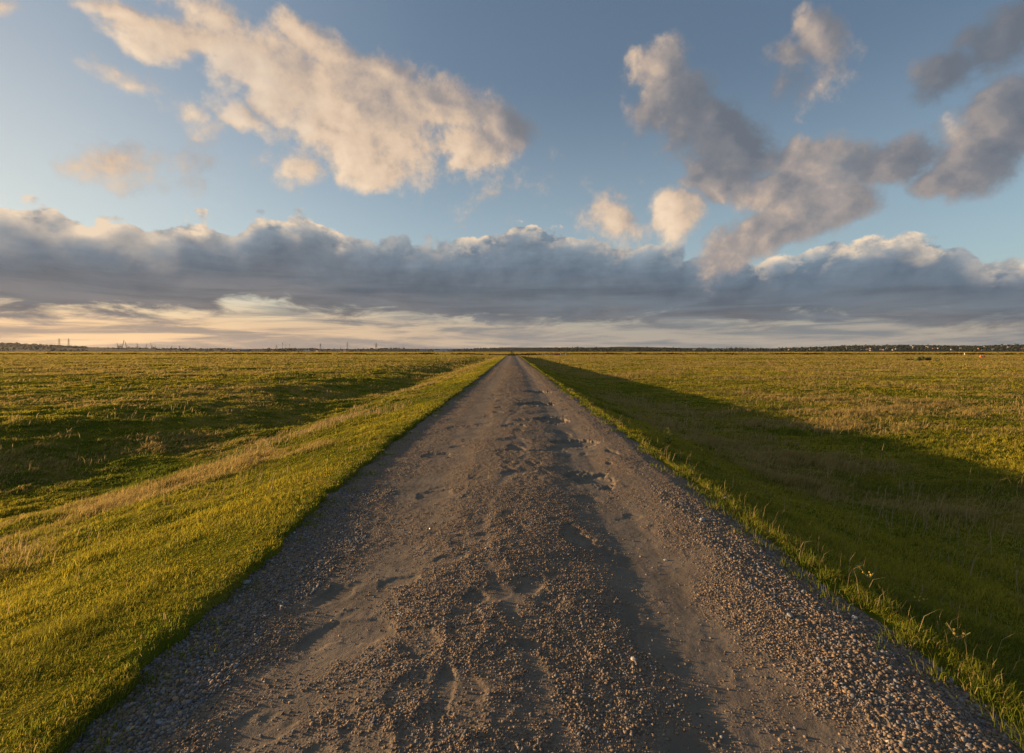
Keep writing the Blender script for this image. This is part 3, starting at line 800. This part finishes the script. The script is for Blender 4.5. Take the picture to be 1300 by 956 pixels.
    def pylon_proto():
        t = empty('electricity_pylon', (0, 0, 0))
        bm = bmesh.new(); H = 50.; lv = [0, 8, 16, 24, 31, 37, 43, 50]; wd = [5, 4, 3.2, 2.5, 1.8, 1.4, 1.1, .3]
        for a in range(len(lv)-1):
            for sx, sy in ((1, 1), (1, -1), (-1, 1), (-1, -1)):
                bar(bm, (sx*wd[a], sy*wd[a], lv[a]), (sx*wd[a+1], sy*wd[a+1], lv[a+1]), .38, .36, 4)
            for s in (1, -1):
                bar(bm, (-wd[a], s*wd[a], lv[a]), (wd[a+1], s*wd[a+1], lv[a+1]), .18, None, 4); bar(bm, (wd[a], s*wd[a], lv[a]), (-wd[a+1], s*wd[a+1], lv[a+1]), .18, None, 4)
                bar(bm, (s*wd[a], -wd[a], lv[a]), (s*wd[a+1], wd[a+1], lv[a+1]), .18, None, 4); bar(bm, (s*wd[a], wd[a], lv[a]), (s*wd[a+1], -wd[a+1], lv[a+1]), .18, None, 4)
        obj('lattice_tower', bm, steel, t)
        for z, L in ((31, 8), (37, 10), (43, 7)):
            bm = bmesh.new()
            for s in (-1, 1): bar(bm, (0, -.8, z), (s*L, 0, z), .28, .12, 4); bar(bm, (0, .8, z), (s*L, 0, z), .28, .12, 4); bar(bm, (0, 0, z+2.2), (s*L, 0, z), .22, .1, 4)
            ca = obj('cross_arm', bm, steel, t)
            for s in (-1, 1):
                bm = bmesh.new(); bar(bm, (s*(L-.3), 0, z), (s*(L-.3), 0, z-2.8), .2, .2, 5); obj('insulator', bm, dsteel, ca)
        return t, kids_of(t)
    pr = pylon_proto(); first = True
    for i, (px, Y, s, lab) in enumerate([
            (75, 4200, 1.25, 'left of the two lattice pylons behind the far left hill'), (87, 4200, 1.3, 'right of the two lattice pylons behind the far left hill'),
            (218, 3900, .92, 'left of the two lattice pylons between the cranes and the sheds'), (228, 3900, .98, 'right of the two lattice pylons between the cranes and the sheds'),
            (407, 3900, 1.35, 'tall faint lattice pylon, leftmost of three evenly spaced ones'), (441, 3900, 1.5, 'tall faint lattice pylon, middle of three evenly spaced ones'),
            (477.5, 3900, 1.4, 'tall faint lattice pylon, rightmost of three evenly spaced ones'),
            (351, 3900, 1.1, 'lattice pylon over the left side of the tree clump')]):
        o = pr[0] if first else copy_tree(*pr); first = False
        x = (px-650)/F*Y; o.location = (x, Y, float(Hh(np.array([x]), np.array([Y]))[0]) if 0 < px < 130 else -2); o.scale = (s*1.15, s*1.15, s); o.rotation_euler = (0, 0, rr.uniform(-.5, .5))
        tag(o, lab, 'pylon', 'electricity pylons on the left horizon')
    def mast(px, Y, h, lab, kind):
        x = (px-650)/F*Y; t = empty(kind, (x, Y, -1.5), 0, lab, kind.replace('_', ' '))
        bm = bmesh.new()
        if kind == 'chimney_stack': bar(bm, (0, 0, 0), (0, 0, h), 3.4, 2.2, 12); obj('stack', bm, dsteel, t); bm = bmesh.new(); bar(bm, (0, 0, h*.9), (0, 0, h*.94), 2.7, 2.7, 12); obj('band', bm, whit, t)
        else:
            bar(bm, (0, 0, 0), (0, 0, h), .9, .5, 8); obj('pole', bm, dsteel, t)
            bm = bmesh.new(); bar(bm, (-1.2, 0, h*.86), (-1.2, 0, h*.97), .6, .6, 6); bar(bm, (1.2, 0, h*.86), (1.2, 0, h*.97), .6, .6, 6); bar(bm, (0, 1.2, h*.86), (0, 1.2, h*.97), .6, .6, 6); bar(bm, (-1.3, 0, h*.9), (1.3, 0, h*.9), .3, .3, 5); obj('antenna', bm, steel, t)
    mast(358.5, 3300, 58, 'dark thin mast rising behind the tree clump, tallest of three', 'radio_mast')
    mast(363.0, 3300, 44, 'dark thin mast rising behind the tree clump, shortest of three', 'radio_mast')
    mast(367.5, 3300, 50, 'dark thin mast at the right end of the tree clump', 'radio_mast')
    mast(392.5, 2800, 22, 'short dark stack beside the short white shed on the skyline', 'chimney_stack')
    mast(432, 3600, 34, 'slender stack between two tall pylons on the left skyline', 'chimney_stack')
    mast(399.5, 3600, 32, 'thin mast just left of the leftmost tall pylon', 'radio_mast')
    mast(466, 3600, 30, 'thin mast just left of the rightmost tall pylon', 'radio_mast')
    # a wind turbine
    def turbine(px, Y, h, lab, rot):
        x = (px-650)/F*Y; t = empty('wind_turbine', (x, Y, -1.5), 0, lab, 'wind turbine', 'wind turbines on the left horizon')
        bm = bmesh.new(); bar(bm, (0, 0, 0), (0, 0, h), 2., 1.2, 10); obj('tower', bm, steel, t)
        bm = bmesh.new(); box(bm, -1.5, 1.5, -3, 5, h-.2, h+2.8); na = obj('nacelle', bm, steel, t)
        for k in range(3):
            a = rot+k*2.094; bm = bmesh.new(); bar(bm, (0, -3.6, h+1.3), (math.sin(a)*h*.45, -3.6, h+1.3+math.cos(a)*h*.45), 1.3, .3, 5); obj('blade', bm, steel, t)
    turbine(512, 5200, 50, 'small wind turbine alone on the skyline left of the blue-grey shed', .3)
    turbine(496, 5200, 36, 'small wind turbine just right of the tallest pylons', .9)
    turbine(540, 5600, 42, 'small wind turbine above the blue-grey shed', 1.4)

    # ---- port cranes far to the left
    bl = simple('crane_blue', (.025, .032, .042), .6)
    def crane_proto(name, raised, mat):
        t = empty(name, (0, 0, 0))
        for s in (-1, 1):
            for q in (-1, 1):
                bm = bmesh.new(); bar(bm, (s*13, q*9, 0), (s*11, q*9, 46), 2.6, 2.2, 4); obj('leg', bm, mat, t)
        bm = bmesh.new()
        for z in (12, 44):
            for q in (-1, 1): box(bm, -13, 13, q*9-1.2, q*9+1.2, z, z+2.4)
            for s in (-1, 1): box(bm, s*12-1.2, s*12+1.2, -7.8, 7.8, z+.1, z+2.3)
        obj('portal_beam', bm, mat, t)
        bm = bmesh.new(); box(bm, -34, 14, -2.2, 2.2, 47, 52); bar(bm, (-8, 0, 51), (4, 0, 70), .9, .7, 4); bar(bm, (12, 0, 51), (4, 0, 70), .9, .7, 4); bar(bm, (4, 0, 70), (-32, 0, 51), .5, .5, 4); obj('girder', bm, mat, t)
        bm = bmesh.new(); box(bm, -22, -8, -4.5, 4.5, 51.2, 57); obj('machinery_house', bm, blue, t)
        bm = bmesh.new()
        if raised:
            for q in (-1.5, 1.5): bar(bm, (14, q, 49), (27, q, 108), 2.4, 1.6, 4)
            for k in range(7): bar(bm, (14+13*k/7, -1.5, 49+51*k/7), (14+13*(k+1)/7, 1.5, 49+51*(k+1)/7), .5, .5, 4)
        else:
            box(bm, 14.1, 68, -1.8, 1.8, 47.2, 50.2); bar(bm, (4, 0, 69), (60, 0, 50), .5, .5, 4)
        obj('boom', bm, mat, t)
        bm = bmesh.new(); box(bm, 6, 11, -2, 2, 42, 45.8); obj('cab', bm, blue, t)
        return t, kids_of(t)
    CR = crane_proto('port_crane', True, bl); CD = crane_proto('port_crane', False, bl)
    Y = 7400.
    for i, (px, up, s, rz, lab) in enumerate([
            (153.5, True, 1.25, .1, 'tallest dark port crane with boom raised, far left of the row'), (151, True, .95, 3.0, 'port crane half hidden left of the tallest crane'),
            (162, True, 1.05, 3.1, 'port crane with raised boom, second from the tallest one'), (166, False, .8, .0, 'port crane with its boom lowered level, right of the tallest'),
            (172, True, .85, .2, 'port crane with raised boom in the middle of the row'), (176, True, .88, 3.0, 'port crane with raised boom just right of the middle of the row'),
            (179.5, False, .62, .1, 'small port crane with lowered boom near the middle of the row'), (184, True, .8, .1, 'port crane with raised boom third from the right end'),
            (194, True, .95, 3.1, 'port crane with raised boom second from the right end'), (197, False, .9, .0, 'dark port crane with lowered boom at the right end')]):
        pr_ = CR if up else CD
        if i == 0 or (not up and i == 3): o = pr_[0]
        else: o = copy_tree(*pr_)
        o.location = ((px-650)/F*Y, Y, -4); o.scale = (s*1.25, s*1.25, s*1.25); o.rotation_euler = (0, 0, rz)
        tag(o, lab, 'crane', 'port cranes on the left horizon')
    # a moored ship under the first crane
    x = (153-650)/F*7000; t = empty('cargo_ship', (x, 7000, -3), .1, 'pale blue cargo ship moored under the tallest port crane', 'ship')
    bm = bmesh.new()
    st = [(-48, 5, 0), (-44, 8, 0), (30, 8, 0), (48, .4, 3)]
    lo = []; hi = []
    for X_, w_, dz in st:
        lo.append((bm.verts.new((X_*.94, -w_*.8, -1)), bm.verts.new((X_*.94, w_*.8, -1)))); hi.append((bm.verts.new((X_, -w_, 12+dz)), bm.verts.new((X_, w_, 12+dz))))
    for j in range(3):
        for a, b in ((lo, 0), (lo, 1)): bm.faces.new([lo[j][b], lo[j+1][b], hi[j+1][b], hi[j][b]])
        bm.faces.new([hi[j][0], hi[j+1][0], hi[j+1][1], hi[j][1]]); bm.faces.new([lo[j][0], lo[j][1], lo[j+1][1], lo[j+1][0]])
    bm.faces.new([lo[0][0], lo[0][1], hi[0][1], hi[0][0]]); bm.faces.new([lo[3][0], lo[3][1], hi[3][1], hi[3][0]])
    obj('hull', bm, blue, t)
    bm = bmesh.new(); box(bm, -42, -26, -7, 7, 12.05, 27); box(bm, -40, -30, -8, 8, 27.05, 30); obj('bridge', bm, whit, t)
    bm = bmesh.new(); bar(bm, (-32, 0, 30.1), (-32, 0, 38), .5, .3, 6); obj('mast', bm, dsteel, t)

# ------------------------------------------------------------------ things on the marsh
def gz(x, y): return float(Hg(np.array([x]), np.array([y]))[0])
def build_marsh_things():
    lf = leaf_mat(); bark = simple('bush_bark', (.07, .05, .035))
    gf = simple('gorse_foliage', (.075, .08, .022), .9, .4, 2.)
    for i, (px, Y, h, w, lab) in enumerate([
            (1151, 166, .8, 1.6, 'low gorse bush, leftmost of the row out on the right marsh'), (1163, 165, 1.15, 2.6, 'widest gorse bush in the row out on the right marsh'),
            (1170, 168, 1.25, 2.0, 'gorse bush just left of the upright one on the right marsh'), (1178.5, 164, 1.4, 1.5, 'upright dark gorse bush at the right end of the row')]):
        x = (px-650)/F*Y; t = empty('gorse_bush', (x, Y, gz(x, Y)-.05), 0, lab, 'bush', 'gorse bushes on the right marsh')
        bm = bmesh.new()
        for k in range(5): a = k*1.3; bar(bm, (0, 0, 0), (math.cos(a)*w*.25, math.sin(a)*w*.25, h*.6), .04, .015, 5)
        obj('stem', bm, bark, t)
        bm = crown_bm(300+i, h, w, .0, 12); obj('foliage', bm, gf, t)
    # orange buoy lying in the grass
    Y = 205.; px = 1247; x = (px-650)/F*Y; z = gz(x, Y)
    om = simple('orange_plastic', (.70, .14, .03), .45); wm = simple('white_plastic', (.75, .73, .68), .5)
    t = empty('buoy', (x, Y, z), 0, 'orange barrel-shaped buoy lying in grass on the right marsh', 'buoy')
    bm = bmesh.new(); pts = [(-.95, .16), (-.8, .36), (-.4, .48), (.4, .48), (.8, .36), (.95, .16)]
    for (a, ra), (b, rb) in zip(pts[:-1], pts[1:]): bar(bm, (a, 0, .5), (b, 0, .5), ra, rb, 14)
    bmesh.ops.remove_doubles(bm, verts=bm.verts, dist=.001); obj('float', bm, om, t, False)
    bm = bmesh.new(); bar(bm, (-.12, 0, .5), (.12, 0, .5), .495, .495, 16); obj('band', bm, wm, t)
    bm = bmesh.new(); bar(bm, (.95, 0, .5), (1.15, 0, .5), .05, .05, 8); bar(bm, (1.15, 0, .5), (1.2, 0, .65), .04, .04, 6); bar(bm, (1.2, 0, .65), (1.05, 0, .7), .04, .04, 6); obj('shackle', bm, simple('rusty_iron', (.12, .06, .03)), t)
    # white marker post
    Y = 390.; px = 1224.5; x = (px-650)/F*Y; t = empty('marker_post', (x, Y, gz(x, Y)), 0, 'short white marker post far out on the right marsh', 'post')
    bm = bmesh.new(); box(bm, -.16, .16, -.16, .16, -.2, 1.5); obj('shaft', bm, wm, t)
    bm = bmesh.new(); v = [bm.verts.new(p) for p in ((-.2, -.2, 1.503), (.2, -.2, 1.503), (.2, .2, 1.503), (-.2, .2, 1.503), (0, 0, 1.75))]
    for f in ((0, 1, 4), (1, 2, 4), (2, 3, 4), (3, 0, 4), (3, 2, 1, 0)): bm.faces.new([v[j] for j in f])
    obj('cap', bm, wm, t)
    # red car parked by the end of the track, facing right
    Y = 335.; x = (707.5-650)/F*Y; zg = gz(x, Y)
    t = empty('parked_car', (x, Y, zg), 0, 'dark red car parked on the grass near the end of the track', 'car')
    red = simple('red_paint', (.32, .035, .03), .35, .1, spec=.6); gl = simple('car_glass', (.08, .10, .12), .1, spec=.8); rub = simple('tyre_rubber', (.02, .02, .02)); chrome = simple('alloy', (.45, .45, .45), .3, metal=.6)
    prof = [(-2.15, .35), (2.15, .35), (2.22, .62), (2.1, .88), (1.15, 1.0), (.55, 1.45), (-1.55, 1.5), (-2.05, 1.0), (-2.2, .9)]
    bm = bmesh.new(); A = [bm.verts.new((a, -.88, b)) for a, b in prof]; B = [bm.verts.new((a, .88, b)) for a, b in prof]
    for q in (A, B):
        for v in q:
            if v.co.z > 1.2: v.co.y *= .8
    bm.faces.new(A); bm.faces.new(B[::-1])
    for j in range(len(prof)): bm.faces.new([A[j], A[(j+1) % len(A)], B[(j+1) % len(A)], B[j]])
    bmesh.ops.bevel(bm, geom=bm.edges[:], offset=.05, segments=2, affect='EDGES'); bmesh.ops.recalc_face_normals(bm, faces=bm.faces)
    body = obj('body', bm, red, t)
    for (a, b) in (((-1.5, 1.05), (-.55, 1.38)), ((-.4, 1.05), (.55, 1.38))):
        for s in (-1, 1):
            bm = bmesh.new(); y0 = s*.885
            v = [bm.verts.new(p) for p in ((a[0], y0*1., a[1]), (b[0]+.15, y0, a[1]), (b[0], y0*.87, b[1]), (a[0]+.05, y0*.87, b[1]))]
            w2 = [bm.verts.new((q.co.x, q.co.y+s*.02, q.co.z)) for q in v]
            bm.faces.new(v); bm.faces.new(w2)
            for j in range(4): bm.faces.new([v[j], v[(j+1) % 4], w2[(j+1) % 4], w2[j]])
            obj('window', bm, gl, body)
    bm = bmesh.new(); v = [bm.verts.new(p) for p in ((1.13, -.72, 1.04), (1.13, .72, 1.04), (.62, .62, 1.44), (.62, -.62, 1.44))]; w2 = [bm.verts.new(q.co+Vector((.03, 0, .03))) for q in v]
    bm.faces.new(v); bm.faces.new(w2)
    for j in range(4): bm.faces.new([v[j], v[(j+1) % 4], w2[(j+1) % 4], w2[j]])
    obj('windscreen', bm, gl, body)
    for sx in (-1.35, 1.35):
        for s in (-1, 1):
            bm = bmesh.new(); bar(bm, (sx, s*.72, .33), (sx, s*.93, .33), .33, .33, 18); wh = obj('wheel', bm, rub, t)
            bm = bmesh.new(); bar(bm, (sx, s*.9, .33), (sx, s*.95, .33), .19, .19, 12); obj('rim', bm, chrome, wh)
    for s in (-1, 1):
        bm = bmesh.new(); box(bm, 2.1, 2.25, s*.65-.16, s*.65+.16, .66, .8); obj('headlight', bm, chrome, t)
    # gate with pale posts
    wood = simple('weathered_wood', (.36, .29, .20), .8); pw = simple('pale_post', (.55, .48, .38), .8)
    Y = 330.; x = (715-650)/F*Y; z = gz(x, Y)
    t = empty('field_gate', (x, Y, z), 0, 'weathered wooden field gate between pale posts beside the parked car', 'gate')
    bm = bmesh.new()
    for k in range(5): box(bm, -1.5, 1.5, -.03, .03, .25+k*.24, .35+k*.24)
    bar(bm, (-1.45, -.05, .3), (1.45, -.05, 1.3), .05, .05, 4); obj('gate_bars', bm, wood, t)
    for s in (-1, 1): bm = bmesh.new(); box(bm, s*1.7-.16, s*1.7+.16, -.16, .16, -.2, 1.75); obj('post', bm, pw, t)
    # a short run of fence beyond
    fx = (693-650)/F*340; t = empty('post_fence', (fx, 340., gz(fx, 340.)), 0, 'low wooden post and rail fence left of the parked car', 'fence')
    for k in range(4): bm = bmesh.new(); box(bm, k*1.6-2.5, k*1.6-2.34, -.08, .08, -.2, 1.2); obj('post', bm, wood, t)
    for zz in (.5, 1.0): bm = bmesh.new(); box(bm, -2.6, 2.5, -.12, -.083, zz, zz+.12); obj('rail', bm, pw, t)

    # ---- broad-leaved weeds near the track
    lm, t_, out = newmat('dock_leaf')
    n = noise(t_, geo_pos(t_), 30., 3, .6); c = mixc(t_, n.smooth(.35, .65), (.10, .14, .02), (.20, .21, .035))
    a = t_.nodes.new('ShaderNodeBsdfDiffuse'); b = t_.nodes.new('ShaderNodeBsdfTranslucent'); t_.links.new(c.s, a.inputs[0]); t_.links.new(c.s, b.inputs[0])
    mx = t_.nodes.new('ShaderNodeMixShader'); mx.inputs[0].default_value = .4; t_.links.new(a.outputs[0], mx.inputs[1]); t_.links.new(b.outputs[0], mx.inputs[2]); t_.links.new(mx.outputs[0], out.inputs[0])
    stem = simple('weed_stem', (.16, .15, .05)); flo = simple('weed_flower', (.40, .27, .05))
    def weed(px, py, hgt, nl, lab, flower=False, seed=0, x=None, y=None, name='thistle_plant'):
        rr = random.Random(seed)
        if x is None:
            # walk the sight line down to the ground
            Y = 2.
            while Y < 60:
                X = (px-650)/F*Y; Z = CAM_Z-(py-HY)/F*Y
                if Z < gz(X, Y): break
                Y += .02
            x, y = X, Y
        t = empty(name, (x, y, gz(x, y)), rr.uniform(0, 6), lab, 'plant')
        bm = bmesh.new(); lean = Vector((rr.uniform(-.1, .1), rr.uniform(-.1, .1), 1)).normalized()
        bar(bm, (0, 0, -.02), lean*hgt, .006, .003, 6)
        for k in range(3): a0 = rr.uniform(0, 6); q0 = lean*hgt*(.5+.15*k); bar(bm, q0, q0+Vector((math.cos(a0)*.06, math.sin(a0)*.06, .07)), .003, .002, 5)
        obj('stem', bm, stem, t)
        for k in range(nl):
            bm = bmesh.new(); f = k/nl; a0 = k*2.4+rr.uniform(-.3, .3); base = lean*hgt*(.05+.85*f); L = hgt*(.55-.3*f)*rr.uniform(.8, 1.2); w = L*.24
            d = Vector((math.cos(a0), math.sin(a0), 0)); s = Vector((-d.y, d.x, 0)); prev = None
            for q in range(6):
                tt = q/5; p = base+d*L*tt+Vector((0, 0, L*(.55*tt-.5*tt*tt)*(1+f))); ww = w*math.sin(math.pi*min(.97, .12+tt*.88))*(1 if q % 2 else .72)
                cur = (bm.verts.new(p+s*ww+Vector((0, 0, ww*.4))), bm.verts.new(p), bm.verts.new(p-s*ww+Vector((0, 0, ww*.4))))
                if prev: bm.faces.new([prev[0], cur[0], cur[1], prev[1]]); bm.faces.new([prev[1], cur[1], cur[2], prev[2]])
                prev = cur
            obj('leaf', bm, lm, t)
        if flower:
            for k in range(3): a0 = k*2.1; c = lean*hgt+Vector((math.cos(a0)*.03, math.sin(a0)*.03, .01)); bm = bmesh.new(); blob(bm, c, .007, seed+k, 2, .2); obj('flower', bm, flo, t)
    weed(849, 566, .42, 12, 'tall leafy green thistle catching the sun beyond the right verge', seed=1)
    weed(866, 552, .3, 8, 'smaller leafy thistle just right of the tall one', seed=2)
    weed(893, 590, .25, 8, 'leafy weed on the right verge, nearer than the tall thistle', seed=3)
    weed(909, 596, .2, 5, 'thin weed with a brownish head on the right slope', True, seed=4)
    weed(976, 642, .22, 8, 'green weed with upright leaves on the right slope below the verge', seed=5)
    weed(1101, 746, .10, 3, 'thin yellow flowered weed on the shaded right slope', True, seed=6, name='flowering_weed')
    weed(1166, 778, .09, 3, 'small yellow flowered weed in the shaded grass near the right corner', True, seed=7, name='flowering_weed')
    weed(1215, 822, .08, 3, 'yellow flowered weed nearest the camera on the right slope', True, seed=8, name='flowering_weed')
    # ---- larger single stones
    sm = simple('pale_stone', (.38, .34, .29), .85, .25, 30.); gm = simple('grey_stone', (.20, .20, .20), .85, .3, 30.)
    for i, (px, py, s, m_, lab) in enumerate([
            (313, 741, .028, gm, 'flat grey stone half in the grass at the left edge of the track'), (617, 697, .012, sm, 'small white pebble in the middle of the track'),
            (507, 781, .012, sm, 'small white pebble left of centre, low on the track'), (892, 661, .03, gm, 'dark block of stone on the right shoulder by the grass'),
            (804, 839, .016, sm, 'pale pebble in the smooth right-hand rut'), (921, 633, .02, sm, 'pale brown stone at the right edge of the gravel'),
            (1003, 783, .02, gm, 'grey stone among the right shoulder gravel'), (845, 712, .013, sm, 'white pebble beside the right-hand rut'), (1085, 786, .02, sm, 'pale stone on the right shoulder gravel')]):
        Y = 1.5
        while Y < 60:
            X = (px-650)/F*Y; Z = CAM_Z-(py-HY)/F*Y
            zz = max(gz(X, Y), float(Hr(np.array([X]), np.array([Y]))[0][0]))
            if Z < zz: break
            Y += .01
        bm = bmesh.new(); blob(bm, (0, 0, 0), s, 900+i, 2, .16, (1.3, .9, .65)); o = obj('stone', bm, m_)
        o.location = (X, Y, zz+s*.35); o.rotation_euler = (0, 0, i*1.3); tag(o, lab, 'stone')

def build_haze():
    m, t, out = newmat('haze_air')
    v = t.nodes.new('ShaderNodeVolumePrincipled'); v.inputs['Color'].default_value = (.86, .90, 1., 1); v.inputs['Density'].default_value = HAZE; v.inputs['Anisotropy'].default_value = .3
    t.links.new(v.outputs[0], out.inputs['Volume'])
    bm = bmesh.new(); box(bm, -19000, 19000, -500, 9900, -8, 200)
    o = obj('haze', bm, m); tag(o, 'thin evening haze over the marsh', kind='stuff'); o.visible_shadow = True
HAZE = 1.1e-5

def build_light():
    s = bpy.data.lights.new('sun', 'SUN'); s.energy = 5.0; s.angle = R(.5); s.color = (1.0, .64, .31)
    o = bpy.data.objects.new('sun', s); C.objects.link(o)
    a = R(SUN_AZ); el = R(SUN_EL); d = Vector((math.sin(a)*math.cos(el), math.cos(a)*math.cos(el), math.sin(el)))
    o.rotation_euler = d.to_track_quat('Z', 'Y').to_euler(); o.location = (0, 0, 60)
def build_camera():
    c = bpy.data.cameras.new('camera'); o = bpy.data.objects.new('camera', c); C.objects.link(o)
    c.sensor_width = 36; c.lens = 18; c.shift_y = -32/1300; c.clip_start = .05; c.clip_end = 60000
    o.location = (0, 0, CAM_Z); o.rotation_euler = (R(90), 0, 0); scene.camera = o

build_world(); build_light(); build_camera()
if QUICK != 'sky':
    build_ground(); build_gravel(); build_grass(); build_hills(); build_far(); build_marsh_things()
    if HAZE: build_haze()
vs = scene.view_settings; vs.view_transform = 'Standard'; vs.look = 'None'; vs.exposure = EXPO; vs.gamma = 1
scene.render.engine = 'CYCLES'; cy = scene.cycles
cy.use_denoising = True; cy.max_bounces = 5; cy.diffuse_bounces = 3; cy.transmission_bounces = 3; cy.volume_bounces = 0
cy.denoising_prefilter = 'ACCURATE' if hasattr(cy, 'denoising_prefilter') else None
cy.use_adaptive_sampling = False
